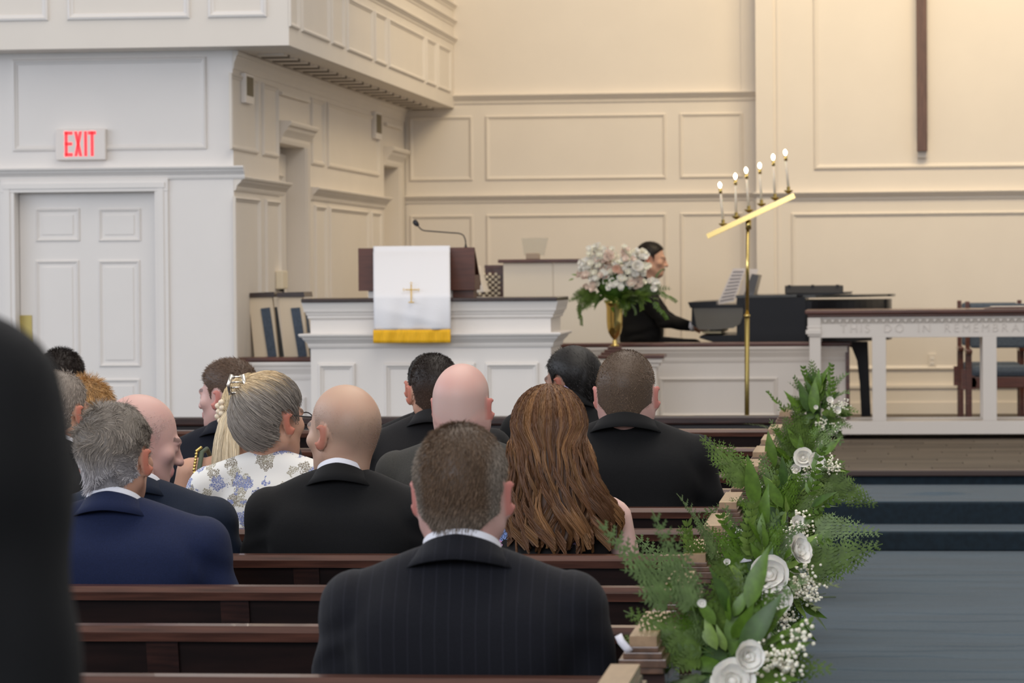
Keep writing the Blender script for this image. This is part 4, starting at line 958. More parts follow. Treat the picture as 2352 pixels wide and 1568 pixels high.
GREEN = print_mat('green_print', (.09, .12, .08), [(.30, .24, .18)], 20, .16)
SK = {'fair': (.60, .39, .31), 'pink': (.61, .375, .33), 'tan': (.51, .325, .235), 'olive': (.36, .19, .13), 'pale': (.70, .47, .42), 'warm': (.58, .33, .23)}
def skin_cols(V, base, stub=None, seed=0):
    c = np.tile(np.array(SK[base]), (len(V), 1)); ax = np.abs(V[:, 0])
    ear = sstep(.078, .086, ax)*(np.abs(V[:, 2]+.004) < .04)*(np.abs(V[:, 1]+.01) < .04); c = c*(1-ear[:, None]*np.array([.08, .42, .45]))
    ns = np.sin(V[:, 0]*61+seed)+np.sin(V[:, 1]*53+V[:, 2]*47+seed*2)+np.sin(V[:, 2]*71-V[:, 0]*29); c = c*(1+ns[:, None]*np.array([.015, .03, .03]))
    lips = (np.abs(V[:, 2]+.066) < .011)*(V[:, 1] > .088)*(ax < .024); c = c*(1-lips[:, None]*np.array([.12, .35, .3]))
    brow = (np.abs(V[:, 2]-.020-.1*(.03-np.abs(ax-.03))) < .005)*(V[:, 1] > .07)*(ax > .012)*(ax < .048); c = c*(1-brow[:, None]*.65)
    if stub is not None:
        m, sc = stub; k_ = m(V)[:, None]; c = c*(1-k_)+np.array(sc)*k_
    return np.clip(c, 0, 1)
EYEM = mat('eye_iris', (.03, .02, .015), .2); EYEW = mat('eye_white', (.7, .66, .62), .3)
BODYC = {}
def cached(key, f):
    if key not in BODYC: BODYC[key] = f()
    return BODYC[key]
def person(label, X, Y, rz=0, dz=0.0, hz=0.0, w=1.0, bulk=1.0, slope=0.026, yaw=0, pitch=0, roll=0, hx=0, hy=0, hs=1.0, skin='fair', kind='man', fat=0.0, folds=False,
           suit='black', shirt='white', stub=None, hair=None, collar=True, arms=None, step=.011, outfit='jacket', stand=False, amp=.0055, group='wedding guests seated in the pews', z0=0.0, ztop=1.115, neckr=.058, shirt_up=.013, seed=1, legs=True, chz=0.0):
    rt = thing('person', label, 'person', (X, Y, z0), math.radians(rz), group)
    A0 = arms or arms_default(w); lift = dz
    fz = lambda V: np.stack([V[:, 0], V[:, 1], SEAT+(V[:, 2]-SEAT)*(1+dz/.64*(V[:, 2] > SEAT))], 1)
    if stand:
        fz0 = fz
        def fz(V):
            z = V[:, 2]; z2 = np.where(z > SEAT, SEAT+(z-SEAT)*(1+dz/.64)+.46, z*(.91/SEAT)); return np.stack([V[:, 0], V[:, 1], z2], 1)
        lift = dz+.46
    HM = Matrix.Translation((hx, .0+hy, 1.197+lift+hz)) @ Matrix.Rotation(math.radians(yaw), 4, 'Z') @ Matrix.Rotation(math.radians(-pitch), 4, 'X') @ Matrix.Rotation(math.radians(roll), 4, 'Y') @ Matrix.Scale(hs, 4)
    hk = (kind, fat, folds, neckr); hm = head_mesh(hk, kind=kind, fat=fat, folds=folds, neckr=neckr)
    key = (round(w, 2), round(bulk, 2), tuple(A0), stand)
    def mk():
        s = body_sdf(w, A0, bulk=bulk)
        if stand: s.ops = [o for o in s.ops if not (o[0] == 'c' and o[1][0][2] < .6 and abs(o[1][0][0]) < .14)]; [s.cone((q*.09, 0, .5), (q*.10, 0, .04), .085, .04, k=.03).cone((q*.1, .0, .03), (q*.11, .15, .02), .035, .03, k=.02) for q in (-1, 1)]
        return s.surf((-.42, -.22, -.02), (.42, .80, 1.14), .020)
    bv, bf = cached(('b',)+key, mk)
    parts = [(fz(bv), bf, np.tile(np.array(SK[skin]), (len(bv), 1))), (xf(hm[0], HM), hm[1], skin_cols(hm[0], skin, stub, seed))]
    hg = hand_geo()
    for q, (sh, el, wr) in zip((-1, 1), A0):
        e_, w_ = Vector(fz(np.array([el]))[0]), Vector(fz(np.array([wr]))[0]); d = (w_-e_).normalized(); d = (d+Vector((0, 0, -.10))).normalized(); xax = d.cross(Vector((0, 0, 1))).normalized(); zax = xax.cross(d)
        M = Matrix.Translation(w_) @ Matrix((xax, d, zax)).transposed().to_4x4(); HV = hg[0].copy(); HF = hg[1]
        if q < 0: HV = HV*np.array([-1, 1, 1]); HF = HF[:, ::-1]
        parts.append((xf(HV, M), HF, np.array(SK[skin])*np.array([1, .93, .92])))
    V, F_, C = joinm(parts); link('body', npmesh('body', V, F_, SKINM, col=C), rt)
    # eyes
    for q in (-1, 1):
        p = xf(np.array([[q*.031, .0845, -.004]]), HM)[0]; mb = MB(); mb.lathe([(.0001, -.0105), (.006, -.008), (.0095, 0), (.006, .008), (.0001, .0105)], n=10)
        link('eye', mb.mesh('eye', EYEM), rt, loc=tuple(p))
    if legs:
        def mkT():
            s = Sdf()
            s.ell((0, 0, .55), (.19*w, .15*bulk, .10))
            for q in (-1, 1):
                if stand: s.cone((q*.09, 0, .52), (q*.10, 0, .05), .100, .062, k=.03)
                else: s.cone((q*.09, .0, .54), (q*.13, .42, .53), .094, .070, k=.03).cone((q*.13, .42, .53), (q*.12, .44, .10), .066, .056, k=.02)
            return s.surf((-.30, -.20, -.0), (.30, .62, .70), .022)
        tv, tf = cached(('t',)+key, mkT); link('trousers' if outfit == 'jacket' else 'skirt', npmesh('trousers', fz(tv), tf, TROUS if outfit == 'jacket' else (FLB if outfit == 'dress' else TROUS)), rt)
        def mkS():
            s = Sdf(); y = -.42 if stand else 0
            for q in (-1, 1): s.cone((q*.12, .41+y, .045), (q*.135, .62+y, .03), .044, .036, k=.02)
            s.plane((0, 0, .0), (0, 0, 1)); s.plane((0, 0, .10), (0, 0, -1))
            return s.surf((-.22, .32+y, -.03), (.22, .70+y, .13), .012)
        sv, sf = cached(('s', stand), mkS)
        link('shoes', npmesh('shoes', sv, sf, SHOE), rt, kind=None)
    if outfit == 'jacket':
        def post(G, d):
            d = wrinkles(G, d, amp, seed, w)
            d = np.maximum(d, .47-G[:, 2]); return d
        jv, jf = cached(('j', seed, step, round(slope, 3), amp)+key, lambda: jacket_sdf(w, A0, bulk, slope).surf((-.42, -.24, .44), (.42, max(.40, max(a[2][1] for a in A0)+.05), 1.13), step, post))
        jk = link('suit_jacket', npmesh('suit_jacket', fz(jv), jf, SUIT[suit]), rt)
        r0 = (neckr+fat*.7)*hs+.007; zt_ = ztop+lift+chz
        cv, cf = torus_collar(r0, zt_, .043, .034, -.020, 2.1, .070, .006, sx=1.0); link('jacket_collar', npmesh('jacket_collar', cv, cf, SUIT[suit]), jk)
        if shirt:
            cv, cf = torus_collar(r0-.0045, zt_+shirt_up, .045, .004, -.020, 2.5, .085, .003, sx=1.0); link('shirt_collar', npmesh('shirt_collar', cv, cf, SHIRT[shirt]), rt)
    elif outfit in ('blouse', 'dress', 'strap'):
        def mkd():
            s = Sdf(); s.ell((0, 0, .58), (.20*w, .15*bulk, .16)); s.ell((0, .0, .74), (.160*w*bulk, .125*bulk, .2), k=.05); s.ell((0, -.010, .90), (.175*w, .118*bulk, .17), k=.05)
            if outfit == 'blouse':
                for q, (sh, el, wr) in zip((-1, 1), A0):
                    s.cone((q*.03, -.026, 1.055), (q*.18*w, -.02, 1.0), .052, .055, k=.035); s.cone((sh[0]+q*.01, sh[1], sh[2]-.02), (el[0]+q*.01, el[1], el[2]-.02), .068, .075, k=.03)
            elif outfit == 'dress': s.cone((-.13*w, -.02, .985), (.13*w, -.02, .985), .058, .058, k=.03)
            return s
        def post(G, d):
            d = wrinkles(G, d, amp, seed, w); d = np.maximum(d, .47-G[:, 2])
            if outfit == 'strap': d = np.maximum(d, G[:, 2]-.93+.0*G[:, 0])
            if outfit == 'dress': d = np.maximum(d, np.abs(G[:, 0])-.175*w)
            return d
        dv, df = mkd().surf((-.42, -.24, .44), (.42, .40, 1.13), step, post)
        dr = link(outfit if outfit != 'strap' else 'dress', npmesh('dress', fz(dv), df, {'blouse': FLW, 'dress': FLB, 'strap': GREEN}[outfit]), rt)
        if outfit == 'strap':
            for q in (-1, 1):
                pts = [fz(np.array([p_]))[0] for p_ in ((q*.10, -.13, .90), (q*.115, -.105, .99), (q*.115, -.055, 1.052), (q*.11, .0, 1.062), (q*.10, .07, 1.0), (q*.09, .10, .9))]
                MB().tube(pts, [.008]*6, 8).build('shoulder_strap', GREEN, dr)
                pts = [Vector(p_)+Vector((q*.014, -.012, .006)) for p_ in pts]
                g = MB().lathe([(.0003, -.006), (.0045, -.004), (.006, 0), (.0045, .004), (.0003, .006)], n=8).mesh('chain_link', BRASS)
                if q < 0:
                    P3 = [pts[0].lerp(pts[1], t/8) for t in range(8)]+[pts[1].lerp(pts[2], t/6) for t in range(6)]+[pts[2].lerp(pts[3], t/5) for t in range(5)]
                    for p_ in P3: link('chain_link', g, dr, loc=tuple(p_))
    if hair is not None:
        for nme, geo, mm in hair(hm):
            v, f, c = geo; link(nme, npmesh(nme, xf(v, HM), f, mm, col=c), rt)
    return rt, HM, fz
def hx_(px, Y, py=900): return at(px, py, Y)[0]
# hair recipes -------------------------------------------------------------
def topmask(zc=.03, yc=0.0): return lambda P: sstep(-.02, .03, P[:, 2]-zc)
def H_short(n, L, base, **kw): return lambda hm: [('hair', hair_short(hm, n, L, base, kw.pop('var', .22) if 'var' in kw else .22, kw.pop('seed', 3) if 'seed' in kw else 3, **kw), HAIRM)]
def mix_col(c0, c1, f): return lambda P: np.array(c0)*(1-f(P)[:, None])+np.array(c1)*f(P)[:, None]
def hair_flow(n, target, L_over, base, seed, w=.0018, rise=.010, var=.25, colf=None, mask=None):
    """hair combed over the skull towards one point (a clip or a knot)"""
    def f(hm):
        V, F_ = hm; N = vnormals(V, F_); rs = np.random.RandomState(seed); m = scalp(V, -.085)
        if mask is not None: m = m*mask(V)
        fm = m[F_].min(1) > .02; used = np.unique(F_[fm]); mp_ = -np.ones(len(V), int); mp_[used] = np.arange(len(used)); cf = colf or (lambda P: np.broadcast_to(np.array(base), P.shape))
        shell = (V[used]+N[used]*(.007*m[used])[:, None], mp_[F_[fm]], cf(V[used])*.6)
        cand = np.where(m > .05)[0]; pk = cand[rs.randint(0, len(cand), n)]; P = V[pk]; c0 = np.array([0, -.014, .034]); d0 = P-c0; r0 = np.linalg.norm(d0, axis=1); d0 /= r0[:, None]
        t0 = np.array(target)-c0; rt_ = np.linalg.norm(t0); t0 = t0/rt_; ts = np.linspace(0, 1, 8); pts = []; lay = rs.rand(n)
        for t in ts:
            e = t*(.55+.45*lay) if L_over is None else t*L_over; d = d0*(1-e)[:, None]+t0*e[:, None]+rs.randn(n, 3)*.006; d /= np.linalg.norm(d, axis=1)[:, None]
            base_r = ellscalp(d, 0.0)-c0; rb = np.linalg.norm(base_r, axis=1); rr = np.maximum(rb, r0*(1-t)+rb*t)+rise*(.45+.75*lay)*math.sin(math.pi*min(1, t*.8+.25))+.002
            pts.append(c0+d*rr[:, None])
        PT = np.stack(pts, 1); col = cf(P)*(1+var*rs.randn(n, 1)*.5); return [('hair', joinm([shell, ribbons(PT, w, np.clip(col, 0, 1), rs, .6)]), HAIRS)]
    return f
def ellipsoid_hull(off, c0, n=28):
    a = np.linspace(0, 2*math.pi, n, endpoint=False); return a
def long_hair(n, base, tipc, seed, zend=-.44, wtop=.105, wend=.175, xshift=.05, ang=2.35, dback=.172, wave=.014, w=.0022, var=.28):
    """long loose wavy hair over the back, built of locks; head space"""
    def f(hm):
        rs = np.random.RandomState(seed); a = rs.uniform(-ang, ang, n); lock = np.floor((a+ang)/(2*ang)*58).astype(int); lr = rs.rand(64, 6)
        v0 = rs.rand(n)*.16; m = 13; v = np.linspace(0, 1, m); PTs = []; lay = rs.rand(n)**.7
        zroot = .034+.087
        end = zend*(1-.16*np.abs(a/ang)**2-.10*lr[lock, 0]-.10*rs.rand(n)**3); end = end+.03*np.cos(a*1.4)*0
        for j, t in enumerate(v):
            tt = np.clip(v0+(1-v0)*t, 0, 1)
            # crown part: polar angle down the skull to the side; then free fall
            el = np.clip(tt/.27, 0, 1)*1.62; off = .010+.014*lay+.010*np.minimum(1, tt/.27)
            dx, dy, dz = np.sin(el)*np.sin(a), -np.sin(el)*np.cos(a), np.cos(el)
            dirs = np.stack([dx, dy, dz], 1); pe2 = ellscalp(dirs/np.linalg.norm(dirs, axis=1)[:, None], off)
            q = np.clip((tt-.27)/.73, 0, 1); zfall = .034+(end-.034)*q
            wid = wtop+(wend-wtop)*q**1.1; xf2 = np.sin(a*.62)/math.sin(ang*.62)*wid+xshift*q**1.3
            yf2 = -(.085+.052*np.cos(a*.6))*(1-q)-(dback*np.cos(a*.45))*q+.018*(1-lay)
            fr = sstep(0, .22, q); px_ = pe2[:, 0]*(1-fr)+xf2*fr; py_ = pe2[:, 1]*(1-fr)+yf2*fr; pz_ = np.where(tt < .27, pe2[:, 2], np.minimum(pe2[:, 2], zfall))
            wv = wave*q**1.2*(1+.7*q); ph = lr[lock, 1]*6.28; fq = 8.5+4*lr[lock, 2]
            px_ = px_+wv*np.sin(ph+fq*q)*(.6+lr[lock, 3]); py_ = py_-wv*np.cos(ph+fq*q)*.8-.010*lay*q
            cx_ = ((lock+.5)/58*2-1)*ang; px_ = px_+.75*(np.sin(cx_*.62)/math.sin(ang*.62)*wid+xshift*q**1.3-px_+wv*np.sin(ph+fq*q))*(.45*q**1.5)
            PTs.append(np.stack([px_, py_, pz_], 1)+rs.randn(n, 3)*.0006)
        PT = np.stack(PTs, 1); tcol = np.clip((lr[lock, 4]-.45)*1.6, 0, 1)[:, None]; c = np.array(base)[None]*(1-tcol)+np.array(tipc)[None]*tcol; c = c*(1+var*rs.randn(n, 1)*.45)*(.72+.5*lr[lock, 5])[:, None]
        st = ribbons(PT, w, np.clip(c, 0, 1), rs, .7)
        # dense inner hull so nothing shows through
        nu, nv = 40, 20; V = []
        for j in range(nv):
            t = j/(nv-1)*.93; aa = np.linspace(-ang, ang, nu); el = min(1, t/.27)*1.62
            dirs = np.stack([math.sin(el)*np.sin(aa), -math.sin(el)*np.cos(aa), np.full(nu, math.cos(el))], 1); pe2 = ellscalp(dirs/np.linalg.norm(dirs, axis=1)[:, None], .008); q = max(0, (t-.27)/.73)
            wid = (wtop+(wend-wtop)*q**1.1)*.93; fr = float(sstep(0, .22, np.array(q))); ee = zend*(1-.16*np.abs(aa/ang)**2)*.95
            xx = np.sin(aa*.62)/math.sin(ang*.62)*wid+xshift*q**1.3; yy = -(.080+.050*np.cos(aa*.6))*(1-q)-((dback-.012)*np.cos(aa*.45))*q; zz = .034+(ee-.034)*q
            V.append(np.stack([pe2[:, 0]*(1-fr)+xx*fr, pe2[:, 1]*(1-fr)+yy*fr, np.where(t < .27, pe2[:, 2], np.minimum(pe2[:, 2], zz))], 1))
        V = np.concatenate(V); Fq = np.array([(j*nu+i, j*nu+i+1, (j+1)*nu+i+1, (j+1)*nu+i) for j in range(nv-1) for i in range(nu-1)])
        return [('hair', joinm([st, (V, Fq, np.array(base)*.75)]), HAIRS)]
    return f
def tail(n, base, seed, p0, p1, r0, r1, w=.0018, wave=.006, nlen=12, sag=(0, -.03, 0)):
    def f(hm=None):
        rs = np.random.RandomState(seed); a = rs.rand(n)*6.28; r = np.sqrt(rs.rand(n)); P0, P1 = np.array(p0), np.array(p1); PT = []
        for t in np.linspace(0, 1, nlen):
            c = P0*(1-t)+P1*t+np.array(sag)*math.sin(math.pi*t); rr = (r0+(r1-r0)*t)*r*(1 if t > .05 else .6)
            PT.append(c+np.stack([np.cos(a)*rr, np.sin(a)*rr*.55, (rs.rand(n)-.5)*.05*t], 1)+wave*t*np.stack([np.sin(a*3+t*7), np.cos(a*2+t*6), 0*a], 1))
        col = np.array(base)*(1+.3*rs.randn(n, 1)*.5); return ribbons(np.stack(PT, 1), w, np.clip(col, 0, 1), rs, .6)
    return f
BR, BRD, BK = (.135, .088, .058), (.040, .026, .019), (.010, .008, .008)
sides_grey = lambda P: np.clip(sstep(.052, .072, np.abs(P[:, 0]))*.9+sstep(-.01, -.06, P[:, 2])*.55, 0, 1)
# the row places: hips 0.24 m in front of the pew back
def PY(k): return RY(k)+.235
def put(k, px): return hx_(px, PY(k)), PY(k)
# ---- near man in the middle
x, y = put(0, 1062)
person('near man with short brown hair greying at the sides, dark blue-black suit', x, y, w=1.045, bulk=1.10, hs=1.06, dz=-.014, hx=.0, yaw=-3, skin='pink', suit='navy_black', step=.0085, amp=.005, chz=.006, seed=3, fat=.004, neckr=.064,
       hair=H_short(15000, .013, BR, nape=-.078, lift=.55, comb=(.1, -.55, -.55), thick=.005, w=.0013, var=.3, seed=5, swirl=.3, colf=mix_col((.125, .078, .047), (.22, .185, .15), sides_grey)))
# ---- bright navy suit, curly grey hair, left
x, y = put(2, 266)
person('man with wavy silver-grey hair in a bright navy suit at the left', x, y, w=1.10, bulk=1.12, hs=1.05, dz=-.044, yaw=-12, roll=0, skin='warm', suit='navy', step=.0095, amp=.006, seed=7, neckr=.062,
       hair=H_short(12500, .030, (.33, .29, .25), nape=-.084, lift=.30, comb=(.1, -.35, -.45), thick=.009, w=.0015, wave=.30, nseg=5, seed=11, var=.45, droop=(0, -.02, -.35), swirl=.3, field=1.15, ffreq=30., colf=mix_col((.25, .215, .18), (.52, .50, .52), lambda P: sstep(.03, -.05, P[:, 2])*.8)))
# ---- bald man in black suit, centre left
x, y = put(3, 786)
def side_band(P): return scalp(P, -.066, soft=.03)*sstep(.090, .030, P[:, 2]+np.maximum(0, -P[:, 1]-.02)*.25)
person('bald tanned man in a black suit and white collar looking left', x, y, w=1.00, bulk=1.04, hs=1.07, dz=-.026, yaw=50, pitch=2, skin='tan', suit='black', step=.010, seed=9, stub=(lambda P: side_band(P)*.55, (.24, .17, .125)),
       hair=H_short(3500, .0025, (.24, .18, .14), nape=-.07, lift=1.2, thick=.0005, w=.0007, mask=side_band, seed=21))
# ---- long-haired woman
x, y = put(3, 1262)
person('woman with long wavy chestnut hair in a sleeveless black floral dress', x, y, w=.97, bulk=.95, hs=.98, dz=-.038, yaw=0, skin='pale', kind='woman', outfit='dress', step=.010, seed=4, arms=[((-.165, -.015, .985), (-.205, .0, .71), (-.07, .27, .635)), ((.185, -.015, .972), (.240, .0, .69), (.07, .27, .635))],
       hair=long_hair(17500, (.125, .055, .023), (.25, .125, .050), 31, zend=-.335, wtop=.108, wend=.150, xshift=.045, w=.0013, wave=.017))
# ---- woman in white floral blouse
x, y = put(4, 622)
GB = (.28, .245, .21)
r_, HM_, fz_ = person('grey-haired woman in a white floral blouse with glasses and a silver hair clip', x, y, w=1.0, bulk=1.06, hs=1.06, dz=-.030, yaw=-34, roll=0, skin='warm', kind='woman', outfit='blouse', step=.010, seed=6, amp=.003, fat=.004, arms=arms_default(1.0, .03),
       hair=hair_flow(8000, (-.055, -.075, .095), None, GB, 17, rise=.014, colf=mix_col(GB, (.62, .47, .28), lambda P: sstep(.055, .100, P[:, 2]-P[:, 1]*.15)), var=.3))
def hp(HM, *p): return tuple(HM @ Vector(p))
SILV = mat('silver_clip', (.75, .70, .62), .25, metal=1.0)
cp_ = hp(HM_, -.040, -.092, .105); mb = MB()
for i in range(4): mb.tube([(cp_[0]-.022+i*.001, cp_[1]-.012, cp_[2]-.03+i*.016), (cp_[0]-.006, cp_[1]-.028, cp_[2]-.028+i*.016), (cp_[0]+.022, cp_[1]-.012, cp_[2]-.03+i*.016)], .0034, 6)
for s_ in (-1, 1): mb.tube([(cp_[0]+s_*.020, cp_[1]-.014, cp_[2]-.035), (cp_[0]+s_*.026, cp_[1]-.018, cp_[2]-.005), (cp_[0]+s_*.016, cp_[1]-.014, cp_[2]+.026)], .0065, 8)
mb.build('hair_clip', SILV, r_)
gm = MICB; mb = MB()
for q in (-1, 1):
    mb.tube([hp(HM_, q*.089, -.005, .012), hp(HM_, q*.086, .05, .006), hp(HM_, q*.075, .108, .002)], .0022, 6)
    mb.tube([hp(HM_, q*.034+.030*math.cos(t), .112-.12*abs(q*.034+.030*math.cos(t))*.4, -.006+.021*math.sin(t)) for t in np.linspace(0, 6.283, 17)], .0020, 6, caps=False)
mb.tube([hp(HM_, -.006, .113, .0), hp(HM_, .006, .113, .0)], .002, 6); mb.build('glasses', gm, r_)
# ---- balding man bent forward beside the navy suit
x, y = put(3, 311)
person('balding pink-faced man in a dark navy suit leaning forward in profile', x, y+.02, w=1.06, bulk=1.06, dz=-.055, hs=1.06, yaw=-62, pitch=14, hx=.0, hy=.06, skin='pink', suit='blue', step=.011, seed=12, stub=(lambda P: side_band(P)*.40, (.46, .32, .29)), neckr=.062,
       hair=H_short(6000, .007, (.45, .36, .33), nape=-.07, lift=.35, thick=.0004, w=.0008, mask=side_band, seed=23))
# ---- bald man with neck folds, grey jacket
x, y = put(5, 1064)
person('bald pink man with a creased neck in a mid-grey jacket', x, y, w=1.10, bulk=1.12, dz=-.024, hs=1.12, yaw=-10, skin='pink', suit='grey', shirt='lilac', step=.011, seed=13, folds=True, fat=.006, neckr=.074, stub=(lambda P: side_band(P)*.40, (.42, .36, .33)), hair=None)
# ---- broad man right, cropped hair
x, y = put(5, 1440)
person('broad man with cropped light brown hair in a black suit at the pew end', x, y, rz=0, w=1.13, bulk=1.12, dz=.036, hz=-.024, hs=1.15, yaw=-4, skin='pink', suit='black', shirt=None, step=.011, seed=14, fat=.004, neckr=.070,
       hair=H_short(11000, .0045, (.135, .090, .060), nape=-.075, lift=.9, thick=.0022, w=.0013, seed=25, mask=lambda P: 1-.75*np.exp(-((P[:, 0]-.012)**2+(P[:, 1]+.075)**2*.4+(P[:, 2]-.075)**2)/.0011)))
# ---- dark fade haircut, charcoal jacket
x, y = put(6, 997)
person('man with dark faded haircut in charcoal behind the creased bald head', x, y, w=1.03, bulk=1.05, dz=.010, hz=-.02, hs=1.05, yaw=14, skin='warm', suit='charcoal', shirt=None, step=.012, seed=15,
       hair=H_short(9000, .009, (.032, .020, .015), nape=-.078, lift=.9, thick=.004, w=.0016, seed=27, Lf=lambda P: .3+.9*sstep(.0, .09, P[:, 2]), colf=mix_col((.10, .062, .045), (.022, .014, .011), lambda P: sstep(-.05, .07, P[:, 2]))))
# ---- man beyond him, only ear and shoulder show
x, y = put(7, 986)
person('man in black mostly hidden, only his left ear and shoulder showing', x, y, w=1.0, bulk=1.0, dz=-.022, hs=1.0, yaw=8, skin='warm', suit='ink', shirt=None, step=.013, seed=16,
       hair=H_short(4000, .008, BK, nape=-.075, lift=.8, thick=.004, w=.002, seed=29))
# ---- black sleek hair, lilac collar
x, y = put(7, 1313)
person('man with sleek black hair, lilac collar and black suit, head turned left', x, y, w=1.02, bulk=1.05, dz=.030, hz=-.044, hs=1.10, yaw=50, pitch=4, skin='olive', suit='black', shirt='lilac', step=.012, seed=18, shirt_up=.018, chz=.012,
       hair=H_short(10000, .020, (.012, .010, .009), nape=-.088, lift=.22, comb=(.0, -.8, -.5), thick=.009, w=.0015, seed=31, var=.8))
# ---- young man, left middle
x, y = put(6, 535)
person('young man with thick brown hair in dark navy, face turned left', x-.02, y, w=1.0, bulk=1.0, dz=-.025, hs=1.04, yaw=64, pitch=2, skin='pink', suit='navy2', shirt=None, step=.012, seed=19,
       hair=H_short(9000, .015, (.125, .075, .048), nape=-.078, lift=.30, comb=(0, .45, .1), thick=.008, w=.0018, seed=33, var=.3, droop=(0, .1, 0), Lf=lambda P: .25+.9*sstep(.0, .08, P[:, 2]+P[:, 1]*.3)))
# ---- blonde woman, bare shoulders
x, y = put(5, 548)
BL = (.62, .49, .30)
r_, HM_, fz_ = person('blonde woman with pearl hair slide and green strapped dress, bare shoulders', x, y, w=.92, bulk=.92, dz=-.036, hz=-.024, hx=.052, hs=1.02, yaw=-18, skin='warm', kind='woman', outfit='strap', step=.012, seed=20,
       hair=lambda hm: hair_flow(4500, (-.02, -.11, .01), None, BL, 37, rise=.016, var=.28)(hm)+[('ponytail', tail(3600, (.66, .55, .38), 39, (-.020, -.115, .02), (-.022, -.128, -.27), .034, .068)(), HAIRS)])
PEARL = mat('pearl', (.78, .66, .50), .3, sss=.2)
for i, (a_, b_) in enumerate(((-.046, .048), (-.062, .036), (-.058, .018), (-.064, .002), (-.052, -.012), (-.042, .030), (-.045, .012))):
    q = hp(HM_, a_-.012, -.128+abs(a_)*.35, b_); g = MB().lathe([(.001, -.011), (.009, -.007), (.012, 0), (.009, .007), (.001, .011)], n=12).mesh('pearl', PEARL); link('pearl', g, r_, loc=q)
# ---- left group behind the standing man
x, y = put(5, 138)
person('grey-haired man with a thin crown in a dark grey jacket at far left', x, y, w=1.05, bulk=1.05, dz=-.042, hs=1.08, yaw=-22, skin='warm', suit='darkgrey', step=.013, seed=22,
       hair=H_short(6000, .020, (.34, .29, .25), nape=-.08, lift=.25, comb=(0, -.6, -.6), thick=.005, w=.0018, seed=41, mask=lambda P: 1-.85*np.exp(-((P[:, 0]+.03)**2+(P[:, 1]+.06)**2*.5+(P[:, 2]-.085)**2)/.0016)))
x, y = put(6, 198)
person('woman with curly strawberry-blonde hair at the left', x, y, w=.90, bulk=.92, dz=-.10, hs=1.0, yaw=-12, skin='pink', kind='woman', outfit='blouse', step=.014, seed=24,
       hair=H_short(7000, .045, (.50, .29, .115), nape=-.12, lift=.6, comb=(.1, -.4, -.5), thick=.018, w=.0022, wave=.5, nseg=6, seed=43, var=.4, droop=(0, 0, -.6), front=.0))
x, y = put(8, 143)
person('man with dark tousled hair seen over the others at far left', x, y, w=1.0, bulk=1.0, dz=-.030, hs=1.04, yaw=0, skin='olive', suit='charcoal', step=.014, seed=26,
       hair=H_short(7000, .022, (.022, .014, .011), nape=-.085, lift=.7, comb=(.1, -.3, -.3), thick=.010, w=.002, wave=.2, seed=45, var=.3))
# ---- standing man close to the camera at the left edge
person('out-of-focus man in a black suit standing close by at the left edge', -.938, 2.62, w=1.05, bulk=1.05, dz=.148, hs=1.0, skin='fair', suit='shadow', step=.013, seed=28, group=None, slope=.085, stand=True, arms=[((-.20, -.015, .99), (-.24, .0, .68), (-.21, .10, .44)), ((.19, -.015, .95), (.226, .0, .70), (.130, .10, .44))],
       hair=H_short(5000, .015, BRD, seed=47))
# ---- pianist
yp = YN+.55; xp_ = hx_(1480, yp)
Ar = [((-.175, .02, .98), (-.215, .20, .74), (-.17, .40, .69)), ((.175, .02, .98), (.225, .20, .74), (.15, .41, .695))]
person('pianist in a black suit in profile with hand on the keys', xp_-.02, yp, rz=-90, z0=ZP+.10, dz=.065, slope=.02, w=1.0, bulk=1.10, hs=1.12, pitch=6, hx=0, hy=.085, skin='warm', suit='ink', step=.012, seed=30, group=None, arms=Ar,
       hair=H_short(7000, .014, (.020, .013, .010), nape=-.07, lift=.35, comb=(0, -.5, -.5), thick=.006, w=.002, seed=49, front=.03))

r_ = [o for o in COL.objects if o.get('label', '').startswith('pianist')][0]
for q_, (sh, el, wr) in zip((-1, 1), Ar):
    fzq = lambda p: Vector((p[0], p[1], SEAT+(p[2]-SEAT)*(1+.065/.64))); e_, w_ = fzq(el), fzq(wr); d_ = (w_-e_).normalized()
    MB().tube([tuple(w_-d_*.03), tuple(w_+d_*.022)], [.040, .036], 14).build('shirt_cuff', SHIRT['white'], r_)
# ================================================================= leaves, ferns, roses
LEAFD = mat('leaf_deep_green', (.040, .092, .012), .42, noise=.35, nscale=30, spec=.4)
LEAFM = mat('leaf_mid_green', (.085, .165, .016), .42, noise=.3, nscale=30, spec=.4)
LEAFL = mat('leaf_fresh_green', (.16, .25, .045), .5, noise=.3, nscale=30)
FERN = mat('fern_green', (.080, .140, .018), .55, noise=.3, nscale=25); FERNB = mat('fern_soft_green', (.110, .175, .055), .55, noise=.3, nscale=25)
STEM = mat('stem_green', (.09, .14, .04), .6)
for m_ in (LEAFD, LEAFM, LEAFL, FERN, FERNB):
    b_ = m_.node_tree.nodes['Principled BSDF']; b_.inputs['Subsurface Weight'].default_value = .0
ROSE = mat('ivory_petal', (.86, .83, .76), .55, sss=.15, noise=.04, nscale=20); BLUSH = mat('blush_petal', (.82, .66, .56), .6, sss=.15, noise=.06, nscale=20)
PEACH = mat('peach_petal', (.80, .54, .42), .6, sss=.1); CREAM = mat('cream_petal', (.88, .84, .70), .6, sss=.15, noise=.05, nscale=20)
RIB = mat('white_satin_ribbon', (.80, .78, .84), .35, sheen=.4)
